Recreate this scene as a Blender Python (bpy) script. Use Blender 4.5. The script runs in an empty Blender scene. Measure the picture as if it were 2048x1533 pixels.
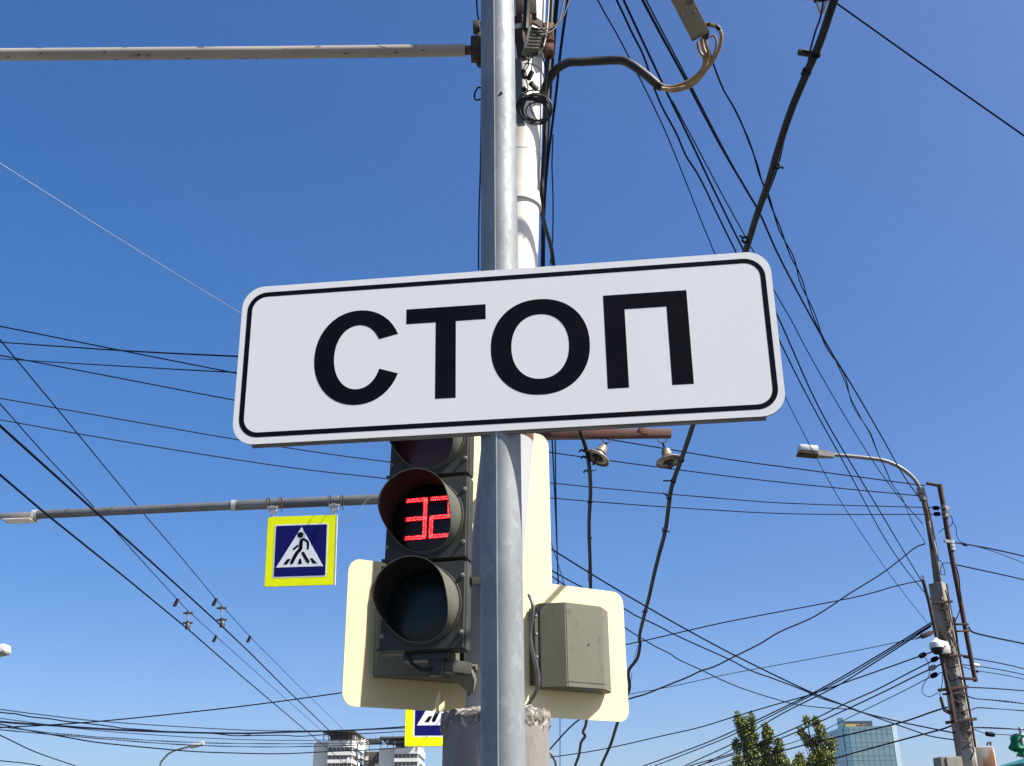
import bpy, bmesh, math, random
from mathutils import Vector, Matrix
rad = math.radians
random.seed(7)
scene = bpy.context.scene
col = scene.collection

# ------------------------------------------------------------------ camera
FPX, CXP, CYP = 2166.0, 1024.0, 766.5          # focal length and centre, in pixels of a 2048 px wide picture
EYE = Vector((0.0, 0.0, 1.6))
PITCH, ROLL = rad(23.3), -0.012
_F = Vector((0, math.cos(PITCH), math.sin(PITCH)))
_R0 = Vector((1, 0, 0)); _U0 = Vector((0, -math.sin(PITCH), math.cos(PITCH)))
_R = _R0 * math.cos(ROLL) + _U0 * math.sin(ROLL)
_U = _U0 * math.cos(ROLL) - _R0 * math.sin(ROLL)
cam_data = bpy.data.cameras.new("camera")
cam_data.sensor_fit = 'HORIZONTAL'; cam_data.sensor_width = 36.0
cam_data.lens = FPX / 2048.0 * 36.0
cam_data.clip_start = 0.05; cam_data.clip_end = 9000.0
cam = bpy.data.objects.new("camera", cam_data); col.objects.link(cam)
cam.matrix_world = Matrix(((_R.x, _U.x, -_F.x, EYE.x), (_R.y, _U.y, -_F.y, EYE.y), (_R.z, _U.z, -_F.z, EYE.z), (0, 0, 0, 1)))
scene.camera = cam

# ------------------------------------------------------------------ sky, sun, exposure
SUN_AZ, SUN_EL = rad(70.0), rad(50.0)           # azimuth counted from -Y (behind the camera) towards +X
sun_dir = Vector((math.sin(SUN_AZ) * math.cos(SUN_EL), -math.cos(SUN_AZ) * math.cos(SUN_EL), math.sin(SUN_EL)))
world = bpy.data.worlds.new("World"); scene.world = world; world.use_nodes = True
wn = world.node_tree.nodes; wl = world.node_tree.links; wn.clear()
sky = wn.new('ShaderNodeTexSky'); sky.sky_type = 'NISHITA'; sky.sun_disc = False
sky.sun_elevation = SUN_EL; sky.sun_rotation = math.pi - SUN_AZ
sky.altitude = 200.0; sky.air_density = 0.7; sky.dust_density = 2.0; sky.ozone_density = 3.0
hs = wn.new('ShaderNodeHueSaturation'); hs.inputs['Saturation'].default_value = 1.36; hs.inputs['Hue'].default_value = 0.513
gm = wn.new('ShaderNodeGamma'); gm.inputs[1].default_value = 0.75
bg = wn.new('ShaderNodeBackground'); bg.inputs['Strength'].default_value = 0.122
wo = wn.new('ShaderNodeOutputWorld')
wl.new(sky.outputs[0], hs.inputs['Color']); wl.new(hs.outputs[0], gm.inputs[0]); wl.new(gm.outputs[0], bg.inputs[0]); wl.new(bg.outputs[0], wo.inputs[0])
sd = bpy.data.lights.new("sun", 'SUN'); sd.energy = 5.0; sd.angle = rad(0.5); sd.color = (1.0, 0.95, 0.86)
sun = bpy.data.objects.new("sun", sd); col.objects.link(sun)
sun.rotation_euler = sun_dir.to_track_quat('Z', 'Y').to_euler(); sun.location = (10, -6, 20)
vs = scene.view_settings
vs.view_transform = 'Standard'; vs.look = 'None'; vs.gamma = 1.0; vs.use_curve_mapping = False
vs.exposure = 1.15

# ------------------------------------------------------------------ helpers: pixels of the survey -> points in the place
def ray(px, py):
    return _F + _R * ((px - CXP) / FPX) + _U * ((CYP - py) / FPX)
def at(px, py, Y):                       # the point at that bearing standing at street depth Y (metres)
    d = ray(px, py); return EYE + d * (Y / d.y)
def atd(px, py, d):                      # the same, at distance d along the viewing axis
    return EYE + ray(px, py) * d
def onz(px, py, z):
    d = ray(px, py); return EYE + d * ((z - EYE.z) / d.z)
def depth_of(p): return (p - EYE).dot(_F)

# ------------------------------------------------------------------ mesh builder
class MB:
    def __init__(s): s.bm = bmesh.new()
    def box(s, c, size, M=None, bevel=0.0):
        r = bmesh.ops.create_cube(s.bm, size=1.0); vs_ = r['verts']
        for v in vs_:
            v.co = Vector((v.co.x * size[0], v.co.y * size[1], v.co.z * size[2])) + Vector(c)
        if bevel > 0:
            ed = list({e for v in vs_ for e in v.link_edges})
            rr = bmesh.ops.bevel(s.bm, geom=ed, offset=bevel, segments=2, affect='EDGES', profile=0.5)
            vs_ = list({v for f in rr['faces'] for v in f.verts} | {v for v in vs_ if v.is_valid})
        if M is not None:
            for v in vs_: v.co = M @ v.co
        return s
    def bar(s, a, b, w, h, up=Vector((0, 0, 1)), bevel=0.0):        # box beam from a to b
        a, b = Vector(a), Vector(b); x = (b - a); L = x.length; x.normalize()
        y = Vector(up).cross(x)
        if y.length < 1e-4: y = Vector((0, 1, 0)).cross(x)
        y.normalize(); z = x.cross(y)
        m = (a + b) / 2
        M = Matrix(((x.x, y.x, z.x, m.x), (x.y, y.y, z.y, m.y), (x.z, y.z, z.z, m.z), (0, 0, 0, 1)))
        return s.box((0, 0, 0), (L, w, h), M, bevel)
    def tube(s, pts, r, n=8, caps=True):
        pts = [Vector(p) for p in pts]; N = len(pts)
        rs = r if isinstance(r, (list, tuple)) else [r] * N
        T = []
        for i in range(N):
            t = pts[min(i + 1, N - 1)] - pts[max(i - 1, 0)]
            T.append(t.normalized() if t.length > 1e-9 else Vector((0, 0, 1)))
        u = T[0].orthogonal().normalized(); rings = []
        for i in range(N):
            u = (u - T[i] * u.dot(T[i]))
            u = u.normalized() if u.length > 1e-6 else T[i].orthogonal().normalized()
            w = T[i].cross(u)
            rings.append([s.bm.verts.new(pts[i] + (u * math.cos(2 * math.pi * k / n) + w * math.sin(2 * math.pi * k / n)) * rs[i]) for k in range(n)])
        for i in range(N - 1):
            for k in range(n):
                f = s.bm.faces.new((rings[i][k], rings[i][(k + 1) % n], rings[i + 1][(k + 1) % n], rings[i + 1][k])); f.smooth = True
        if caps:
            s.bm.faces.new(list(reversed(rings[0]))); s.bm.faces.new(rings[-1])
        return s
    def lathe(s, prof, org=(0, 0, 0), axis=(0, 0, 1), n=24, close=True):
        org = Vector(org); a = Vector(axis).normalized(); u = a.orthogonal().normalized(); w = a.cross(u); rings = []
        for r, h in prof:
            if r < 1e-6: rings.append([s.bm.verts.new(org + a * h)])
            else: rings.append([s.bm.verts.new(org + a * h + (u * math.cos(2 * math.pi * k / n) + w * math.sin(2 * math.pi * k / n)) * r) for k in range(n)])
        for A, B in zip(rings[:-1], rings[1:]):
            for k in range(n):
                k2 = (k + 1) % n
                q = [A[k % len(A)], A[k2 % len(A)], B[k2 % len(B)], B[k % len(B)]]
                q2 = []
                for v in q:
                    if v not in q2: q2.append(v)
                if len(q2) >= 3:
                    f = s.bm.faces.new(q2); f.smooth = True
        if close:
            if len(rings[0]) > 1: s.bm.faces.new(list(reversed(rings[0])))
            if len(rings[-1]) > 1: s.bm.faces.new(rings[-1])
        return s
    def prism(s, poly, y0, y1, M=None):          # polygon in local x,z extruded along y
        A = [s.bm.verts.new((x, y0, z)) for x, z in poly]; B = [s.bm.verts.new((x, y1, z)) for x, z in poly]
        n = len(poly)
        s.bm.faces.new(A); s.bm.faces.new(list(reversed(B)))
        for i in range(n): s.bm.faces.new((A[(i + 1) % n], A[i], B[i], B[(i + 1) % n]))
        if M is not None:
            for v in A + B: v.co = M @ v.co
        return s
    def ringprism(s, outer, inner, y0, y1):      # frame between two outlines with equal point counts
        n = len(outer)
        P = [[s.bm.verts.new((x, y, z)) for x, z in o] for o, y in ((outer, y0), (inner, y0), (outer, y1), (inner, y1))]
        for i in range(n):
            j = (i + 1) % n
            s.bm.faces.new((P[0][i], P[0][j], P[1][j], P[1][i])); s.bm.faces.new((P[2][j], P[2][i], P[3][i], P[3][j]))
            s.bm.faces.new((P[0][j], P[0][i], P[2][i], P[2][j])); s.bm.faces.new((P[1][i], P[1][j], P[3][j], P[3][i]))
        return s
    def quad(s, a, b, c, d):
        s.bm.faces.new([s.bm.verts.new(Vector(p)) for p in (a, b, c, d)]); return s
    def build(s, name, material, parent=None, world=True, sharp=40):
        """one mesh object; world=True: the vertices are world points, else they are in the parent's frame"""
        bm = s.bm
        bmesh.ops.recalc_face_normals(bm, faces=bm.faces)
        if parent is not None and world:
            bmesh.ops.transform(bm, matrix=MW[parent.name].inverted(), verts=bm.verts)
        me = bpy.data.meshes.new(name)
        org = Vector((0, 0, 0))
        if parent is None and world and len(bm.verts):
            bm.verts.ensure_lookup_table()
            lo = Vector((min(v.co.x for v in bm.verts), min(v.co.y for v in bm.verts), min(v.co.z for v in bm.verts)))
            hi = Vector((max(v.co.x for v in bm.verts), max(v.co.y for v in bm.verts), max(v.co.z for v in bm.verts)))
            org = Vector(((lo.x + hi.x) / 2, (lo.y + hi.y) / 2, lo.z))
            bmesh.ops.translate(bm, vec=-org, verts=bm.verts)
        bm.to_mesh(me); bm.free()
        if sharp: me.set_sharp_from_angle(angle=rad(sharp))
        me.materials.append(material)
        o = bpy.data.objects.new(name, me); col.objects.link(o)
        o.location = org
        if parent is not None: o.parent = parent; MW[o.name] = MW[parent.name]
        else: MW[o.name] = Matrix.Translation(org)
        return o
MW = {}
def thing(name, label, cat, loc=(0, 0, 0), rot=None, group=None):
    o = bpy.data.objects.new(name, None); col.objects.link(o); o.empty_display_size = 0.1
    M = Matrix.Translation(Vector(loc))
    if rot is not None: M = M @ rot
    o.matrix_world = M; MW[o.name] = M
    return tag(o, label, cat, group)
def tag(o, label=None, cat=None, group=None, kind=None):
    if label: o['label'] = label
    if cat: o['category'] = cat
    if group: o['group'] = group
    if kind: o['kind'] = kind
    return o
def copy_tree(o, parent=None, M=None, label=None):
    c = o.copy(); col.objects.link(c)
    if parent is not None: c.parent = parent
    if M is not None: c.matrix_world = M
    if label: c['label'] = label
    for ch in list(o.children): copy_tree(ch, c)
    return c
def rrect(hw, hh, r, n=6):
    out = []
    for cx, cy, a0 in ((hw - r, hh - r, 0), (-hw + r, hh - r, 90), (-hw + r, -hh + r, 180), (hw - r, -hh + r, 270)):
        for k in range(n + 1):
            a = rad(a0 + 90 * k / n); out.append((cx + r * math.cos(a), cy + r * math.sin(a)))
    return out
def crom(pts, m=6):                               # smooth curve through the points (any dimension)
    P = [tuple(p) for p in pts]
    if len(P) < 3: return P
    out = []
    for i in range(len(P) - 1):
        p0 = P[max(i - 1, 0)]; p1 = P[i]; p2 = P[i + 1]; p3 = P[min(i + 2, len(P) - 1)]
        for k in range(m):
            t = k / m
            out.append(tuple(0.5 * (2 * b + (c - a) * t + (2 * a - 5 * b + 4 * c - d) * t * t + (3 * b - a - 3 * c + d) * t ** 3) for a, b, c, d in zip(p0, p1, p2, p3)))
    out.append(P[-1]); return out

# ------------------------------------------------------------------ materials
def new_mat(name):
    m = bpy.data.materials.new(name); m.use_nodes = True
    nt = m.node_tree; b = nt.nodes['Principled BSDF']; return m, nt, b
def pm(name, c1, c2=None, scale=6.0, rough=0.6, metal=0.0, detail=5.0, lo=0.35, hi=0.65, stretch=(1, 1, 1), bump=0.0, bscale=40.0,
       c3=None, s3=30.0, lo3=0.6, hi3=0.7, rough3=None, spec=0.5):
    """colour c1 with patches of c2 (noise) and small marks of c3 (finer noise), optional relief"""
    m, nt, b = new_mat(name); N = nt.nodes; L = nt.links
    b.inputs['Roughness'].default_value = rough; b.inputs['Metallic'].default_value = metal
    b.inputs['Specular IOR Level'].default_value = spec
    tc = N.new('ShaderNodeTexCoord'); mp = N.new('ShaderNodeMapping'); mp.inputs['Scale'].default_value = stretch
    L.new(tc.outputs['Object'], mp.inputs['Vector'])
    def noise(sc, d=detail):
        n = N.new('ShaderNodeTexNoise'); n.inputs['Scale'].default_value = sc; n.inputs['Detail'].default_value = d
        L.new(mp.outputs[0], n.inputs['Vector']); return n
    def mask(n, a, c):
        r = N.new('ShaderNodeMapRange'); r.inputs['From Min'].default_value = a; r.inputs['From Max'].default_value = c
        r.interpolation_type = 'SMOOTHSTEP'; L.new(n.outputs['Fac'], r.inputs['Value']); return r
    def mix(fac, a, c):
        x = N.new('ShaderNodeMix'); x.data_type = 'RGBA'; L.new(fac.outputs[0], x.inputs['Factor'])
        if isinstance(a, tuple): x.inputs['A'].default_value = (*a, 1)
        else: L.new(a, x.inputs['A'])
        x.inputs['B'].default_value = (*c, 1); return x.outputs['Result']
    outc = c1
    if c2: outc = mix(mask(noise(scale), lo, hi), c1, c2)
    if c3:
        k = mask(noise(s3, 3.0), lo3, hi3); outc = mix(k, outc, c3)
        if rough3 is not None:
            rr = N.new('ShaderNodeMapRange'); rr.inputs['To Min'].default_value = rough; rr.inputs['To Max'].default_value = rough3
            L.new(k.outputs[0], rr.inputs['Value']); L.new(rr.outputs[0], b.inputs['Roughness'])
    if isinstance(outc, tuple): b.inputs['Base Color'].default_value = (*outc, 1)
    else: L.new(outc, b.inputs['Base Color'])
    if bump:
        bn = N.new('ShaderNodeBump'); bn.inputs['Strength'].default_value = bump; bn.inputs['Distance'].default_value = 0.01
        L.new(noise(bscale).outputs['Fac'], bn.inputs['Height']); L.new(bn.outputs[0], b.inputs['Normal'])
    return m
def emat(name, c, s):
    m, nt, b = new_mat(name)
    b.inputs['Base Color'].default_value = (c[0] * .2, c[1] * .2, c[2] * .2, 1); b.inputs['Emission Color'].default_value = (*c, 1); b.inputs['Emission Strength'].default_value = s
    return m
def galvanised():
    m, nt, b = new_mat('galvanised_steel'); N = nt.nodes; L = nt.links
    tc = N.new('ShaderNodeTexCoord')
    vo = N.new('ShaderNodeTexVoronoi'); vo.inputs['Scale'].default_value = 95.0; vo.inputs['Randomness'].default_value = 1.0
    ns = N.new('ShaderNodeTexNoise'); ns.inputs['Scale'].default_value = 9.0; ns.inputs['Detail'].default_value = 6.0
    mpz = N.new('ShaderNodeMapping'); mpz.inputs['Scale'].default_value = (1, 1, .62)
    nd = N.new('ShaderNodeTexNoise'); nd.inputs['Scale'].default_value = 30.0; nd.inputs['Detail'].default_value = 3.0
    mixv = N.new('ShaderNodeMix'); mixv.data_type = 'VECTOR'; mixv.inputs['Factor'].default_value = 0.035
    L.new(tc.outputs['Object'], mpz.inputs[0]); L.new(mpz.outputs[0], ns.inputs[0]); L.new(mpz.outputs[0], nd.inputs[0])
    L.new(mpz.outputs[0], mixv.inputs['A']); L.new(nd.outputs['Color'], mixv.inputs['B']); L.new(mixv.outputs['Result'], vo.inputs['Vector'])
    sx = N.new('ShaderNodeSeparateColor'); L.new(vo.outputs['Color'], sx.inputs[0])
    rp = N.new('ShaderNodeValToRGB'); e = rp.color_ramp.elements
    e[0].position = 0.0; e[0].color = (.150, .166, .174, 1); e[1].position = 1.0; e[1].color = (.30, .315, .32, 1)
    k = e.new(.6); k.color = (.182, .198, .206, 1); k = e.new(.88); k.color = (.21, .226, .234, 1); k = e.new(.93); k.color = (.265, .28, .285, 1)
    L.new(sx.outputs[0], rp.inputs[0])
    r2 = N.new('ShaderNodeValToRGB'); e = r2.color_ramp.elements
    e[0].position = .3; e[0].color = (.155, .171, .18, 1); e[1].position = .72; e[1].color = (.27, .287, .295, 1)
    L.new(ns.outputs['Fac'], r2.inputs[0])
    mx = N.new('ShaderNodeMix'); mx.data_type = 'RGBA'; mx.inputs['Factor'].default_value = .68
    L.new(rp.outputs[0], mx.inputs['A']); L.new(r2.outputs[0], mx.inputs['B']); L.new(mx.outputs['Result'], b.inputs['Base Color'])
    mr = N.new('ShaderNodeMapRange'); mr.inputs['To Min'].default_value = .5; mr.inputs['To Max'].default_value = .68
    L.new(sx.outputs[1], mr.inputs['Value']); L.new(mr.outputs[0], b.inputs['Roughness'])
    b.inputs['Metallic'].default_value = .2
    bp = N.new('ShaderNodeBump'); bp.inputs['Strength'].default_value = .12; bp.inputs['Distance'].default_value = .004
    L.new(ns.outputs['Fac'], bp.inputs['Height']); L.new(bp.outputs[0], b.inputs['Normal'])
    return m
def retro(name, c, c2):
    """retroreflective sheeting: a fine honeycomb of cells in the film"""
    m, nt, b = new_mat(name); N = nt.nodes; L = nt.links
    tc = N.new('ShaderNodeTexCoord')
    vo = N.new('ShaderNodeTexVoronoi'); vo.feature = 'DISTANCE_TO_EDGE'; vo.inputs['Scale'].default_value = 170.0; vo.inputs['Randomness'].default_value = .12
    L.new(tc.outputs['Object'], vo.inputs[0])
    mr = N.new('ShaderNodeMapRange'); mr.inputs['From Max'].default_value = .25; L.new(vo.outputs['Distance'], mr.inputs['Value'])
    ns = N.new('ShaderNodeTexNoise'); ns.inputs['Scale'].default_value = 5.0; ns.inputs['Detail'].default_value = 4.0; L.new(tc.outputs['Object'], ns.inputs[0])
    mm = N.new('ShaderNodeMath'); mm.operation = 'MULTIPLY'; L.new(mr.outputs[0], mm.inputs[0]); L.new(ns.outputs['Fac'], mm.inputs[1])
    mx = N.new('ShaderNodeMix'); mx.data_type = 'RGBA'; mx.inputs['A'].default_value = (*c2, 1); mx.inputs['B'].default_value = (*c, 1)
    L.new(mm.outputs[0], mx.inputs['Factor']); L.new(mx.outputs['Result'], b.inputs['Base Color'])
    b.inputs['Roughness'].default_value = .45; b.inputs['Specular IOR Level'].default_value = .25
    return m
M_galv = galvanised()
M_white = retro('white_sheeting', (.97, .95, .915), (.90, .88, .845))
M_black = pm('black_film', (.003, .004, .008), (.005, .006, .010), 20, rough=.7, spec=.06)
M_alu = pm('aluminium_edge', (.45, .46, .47), (.35, .35, .36), 25, rough=.45, metal=.5)
M_brownalu = pm('dull_back_metal', (.16, .135, .115), (.11, .095, .085), 14, rough=.6, metal=.2)
M_housing = pm('grey_green_plastic', (.034, .037, .031), (.045, .047, .039), 7, rough=.55, spec=.25, c3=(.068, .068, .054), s3=60, lo3=.62, hi3=.8, bump=.05, bscale=120)
M_visor = pm('visor_plastic', (.085, .084, .066), (.105, .102, .078), 9, rough=.55, spec=.25, c3=(.13, .126, .097), s3=45, lo3=.6, hi3=.8)
M_box = pm('olive_box_plastic', (.120, .117, .088), (.133, .130, .100), 6, rough=.6, spec=.25, c3=(.098, .094, .070), s3=30, lo3=.62, hi3=.75, stretch=(1, 1, .4))
M_cream = pm('cream_paint', (.66, .58, .345), (.68, .60, .36), 3, rough=.55, spec=.2, c3=(.64, .54, .315), s3=9, lo3=.62, hi3=.8, stretch=(1, 1, .3))
def lens_mat(name, c):
    m, nt, b = new_mat(name); b.inputs['Base Color'].default_value = (*c, 1); b.inputs['Roughness'].default_value = .28; b.inputs['Specular IOR Level'].default_value = .3
    N = nt.nodes; L = nt.links; tc = N.new('ShaderNodeTexCoord'); vo = N.new('ShaderNodeTexVoronoi'); vo.inputs['Scale'].default_value = 150; vo.inputs['Randomness'].default_value = .2
    bp = N.new('ShaderNodeBump'); bp.inputs['Strength'].default_value = .15; bp.inputs['Distance'].default_value = .002
    L.new(tc.outputs['Object'], vo.inputs[0]); L.new(vo.outputs['Distance'], bp.inputs['Height']); L.new(bp.outputs[0], b.inputs['Normal']); return m
M_shade_black = pm('matte_black_shade', (.012, .012, .012), (.02, .019, .017), 12, rough=.8, spec=.2)  # near-black: shade inside the visors painted in; also darkens the upper arm
M_lens_red = lens_mat('dark_red_lens', (.055, .016, .018))
M_lens_mid = lens_mat('dark_display_lens', (.012, .010, .012))
M_lens_green = lens_mat('dark_green_lens', (.010, .017, .017))
M_led_glow = emat('led_red_glow', (1.0, .008, .012), 0.22)
M_led = emat('led_red_dot', (1.0, .05, .06), 2.4)
M_bolt = pm('zinc_bolt', (.32, .32, .31), (.22, .21, .19), 60, rough=.45, metal=.7)
M_conc = pm('whitewashed_concrete', (.25, .237, .22), (.175, .162, .15), 5, rough=.9, stretch=(1, 1, .25), c3=(.13, .105, .085), s3=11, lo3=.60, hi3=.72, bump=.5, bscale=45)
M_mortar = pm('crumbling_mortar', (.22, .20, .175), (.10, .088, .075), 26, rough=.95, bump=.9, bscale=60, c3=(.42, .40, .36), s3=40, lo3=.55, hi3=.65)
M_tube = pm('cream_white_paint', (.62, .585, .52), (.65, .62, .565), 4, rough=.5, c3=(.42, .25, .13), s3=38, lo3=.735, hi3=.77, stretch=(1, 1, .6), bump=.04, bscale=30)
M_tube_low = pm('pale_grey_paint', (.33, .33, .335), (.37, .37, .37), 5, rough=.55, c3=(.36, .24, .15), s3=30, lo3=.72, hi3=.77, stretch=(1, 1, .6))
M_rust = pm('rust', (.13, .055, .03), (.075, .035, .022), 18, rough=.9, bump=.4, bscale=70, c3=(.22, .10, .05), s3=45, lo3=.55, hi3=.7)
M_brown = pm('red_brown_paint', (.095, .027, .016), (.065, .020, .013), 12, rough=.65, c3=(.10, .04, .03), s3=50, lo3=.6, hi3=.75)
M_darkrust = pm('dark_rust', (.045, .026, .02), (.03, .018, .015), 20, rough=.85, bump=.3, bscale=60)
M_pipe = pm('weathered_white_pipe', (.36, .33, .29), (.28, .25, .215), 3, rough=.65, spec=.2, c3=(.06, .05, .04), s3=34, lo3=.63, hi3=.68, stretch=(.35, 1, 1))
M_greypipe = pm('grey_painted_pipe', (.115, .12, .127), (.09, .095, .10), 5, rough=.5, metal=.2)
M_rubber = pm('black_rubber', (.008, .008, .009), (.014, .014, .015), 30, rough=.55, spec=.25)
M_rubber_dusty = pm('dusty_black_sleeve', (.010, .010, .010), (.02, .019, .018), 18, rough=.5, spec=.4)
M_wire = pm('wire_black', (.002, .004, .013), rough=.6, spec=.08)
M_wire_grey = pm('wire_grey', (.010, .018, .035), rough=.6, spec=.15)
M_wire_pale = pm('wire_bare_aluminium', (.20, .25, .34), (.17, .21, .29), 8, rough=.5, metal=.2)
M_yellowwire = pm('yellowed_insulation', (.30, .20, .085), (.22, .14, .06), 20, rough=.5)
M_glaze = pm('weathered_porcelain', (.24, .205, .155), (.15, .125, .09), 30, rough=.4)
M_dark_glaze = pm('dark_skirt', (.03, .025, .021), (.05, .042, .036), 40, rough=.5)
M_yellow = retro('fluorescent_yellow_sheeting', (.88, .95, .0), (.86, .93, .0))
M_blue = retro('blue_sheeting', (.001, .0015, .12), (.001, .0015, .10))
M_signwhite = retro('white_sign_sheeting', (.84, .85, .88), (.72, .73, .78))
M_galv2 = pm('grey_zinc', (.42, .43, .44), (.34, .35, .36), 20, rough=.5, metal=.4)
M_pconc = pm('weathered_pole_concrete', (.34, .32, .285), (.19, .165, .135), 4, rough=.9, stretch=(1, 1, .25), c3=(.06, .042, .03), s3=5, lo3=.56, hi3=.66, bump=.4, bscale=30)
M_rustgrey = pm('rust_stained_pipe', (.17, .15, .12), (.10, .05, .025), 4, rough=.8, lo=.42, hi=.58, stretch=(1, 1, .3), c3=(.04, .028, .02), s3=8, lo3=.58, hi3=.68)
M_mast = pm('dark_red_rust', (.055, .022, .016), (.035, .017, .014), 6, rough=.85, c3=(.09, .035, .022), s3=12, lo3=.58, hi3=.7)
M_boxrust = pm('rusted_cream_cabinet', (.46, .40, .33), (.38, .18, .09), 2.6, rough=.8, lo=.48, hi=.60, stretch=(1, 1, .62))
M_boxgrey = pm('mossy_grey_cabinet', (.26, .245, .20), (.17, .16, .12), 4, rough=.85)
M_lampwhite = pm('white_lamp_shell', (.56, .56, .57), (.48, .48, .50), 6, rough=.4)
M_lampgrey = pm('grey_lamp_shell', (.21, .20, .185), (.17, .16, .15), 8, rough=.5)
M_bwall = pm('white_rendered_wall', (.70, .69, .67), (.64, .63, .61), .25, rough=.85, stretch=(1, 1, .4))
M_bdark = pm('dark_cladding', (.07, .065, .06), (.10, .09, .08), .6, rough=.8)  # one dark tone for roof rooms, canopies, posts and the block between
M_bglass = pm('window_glass_dark', (.05, .055, .06), (.10, .105, .10), 1.2, rough=.15)
M_bframe = pm('window_frame_white', (.62, .61, .58), rough=.6)
M_pane = pm('blue_green_glass', (.18, .275, .305), (.21, .31, .34), .12, rough=.12, metal=.35)
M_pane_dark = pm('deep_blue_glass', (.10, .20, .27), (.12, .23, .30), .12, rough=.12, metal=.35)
M_mullion = pm('grey_mullion', (.13, .21, .24), rough=.5)
M_fin = pm('pale_blue_panel', (.50, .64, .70), rough=.4)
M_ochre = pm('ochre_board', (.45, .29, .10), rough=.6)
M_darkboard = pm('dark_board', (.05, .06, .075), rough=.5)
M_orange = pm('orange_letters', (.42, .20, .11), rough=.5)
M_green = pm('green_cloth', (.012, .24, .13), (.02, .32, .18), 5, rough=.6)
M_teal = pm('teal_metal', (.015, .16, .15), rough=.5)
M_bark = pm('bark', (.16, .13, .10), (.10, .08, .06), 8, rough=.9, stretch=(1, 1, .3))
M_asphalt = pm('asphalt', (.042, .042, .044), (.055, .054, .053), 1.2, rough=.9, bump=.4, bscale=80)
M_paving = pm('worn_asphalt_paving', (.075, .072, .068), (.06, .058, .055), 1.5, rough=.9, bump=.3, bscale=50)
M_kerb = pm('kerb_stone', (.38, .37, .35), (.32, .31, .29), 3, rough=.9)
M_ground = pm('dry_ground', (.12, .11, .08), (.07, .08, .04), .05, rough=.95)
M_paint = pm('road_paint', (.75, .75, .73), (.6, .6, .58), 4, rough=.7)
def leaf_mat(name, a, b_):
    m, nt, b = new_mat(name); N = nt.nodes; L = nt.links
    oi = N.new('ShaderNodeNewGeometry'); mx = N.new('ShaderNodeMix'); mx.data_type = 'RGBA'
    mx.inputs['A'].default_value = (*a, 1); mx.inputs['B'].default_value = (*b_, 1)
    L.new(oi.outputs['Random Per Island'], mx.inputs['Factor']); L.new(mx.outputs['Result'], b.inputs['Base Color'])
    b.inputs['Roughness'].default_value = .5
    return m
M_leaf = leaf_mat('poplar_leaves', (.065, .092, .017), (.20, .215, .045))

# ------------------------------------------------------------------ the ground (below the frame, but it is there and throws light up)
g = MB(); g.quad((-4000, -600, 0), (4000, -600, 0), (4000, 6000, 0), (-4000, 6000, 0)); tag(g.build('ground', M_ground), kind='structure')
g = MB(); g.quad((-200, 5.6, .004), (200, 5.6, .004), (200, 13.0, .004), (-200, 13.0, .004)); tag(g.build('road', M_asphalt), kind='structure')
g = MB(); g.box((0, 1.3, .06), (400, 8.2, .12), bevel=.01); tag(g.build('pavement', M_paving), kind='structure')
g = MB(); g.box((0, 5.5, .07), (400, .18, .14), bevel=.015); tag(g.build('kerb', M_kerb), kind='structure')
g = MB(); g.box((0, 17.0, .06), (400, 7.6, .12), bevel=.01); tag(g.build('pavement', M_paving), kind='structure')
g = MB(); g.box((0, 13.1, .07), (400, .18, .14), bevel=.015); tag(g.build('kerb', M_kerb), kind='structure')
for i in range(9):
    g = MB(); g.box((-6.4 + i * .8, 9.3, .0085), (.4, 6.6, .001)); tag(g.build('crossing_stripe', M_paint), kind='structure')

# ------------------------------------------------------------------ buildings far behind
def share(parent, name, mesh, M):
    o = bpy.data.objects.new(name, mesh); col.objects.link(o); o.parent = parent
    o.matrix_local = M; MW[o.name] = MW[parent.name]; return o
def box_mesh(name, size, material, bevel=0.0):
    b = MB(); b.box((0, 0, 0), size, bevel=bevel); me = bpy.data.meshes.new(name)
    bmesh.ops.recalc_face_normals(b.bm, faces=b.bm.faces); b.bm.to_mesh(me); b.bm.free(); me.materials.append(material); return me

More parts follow.
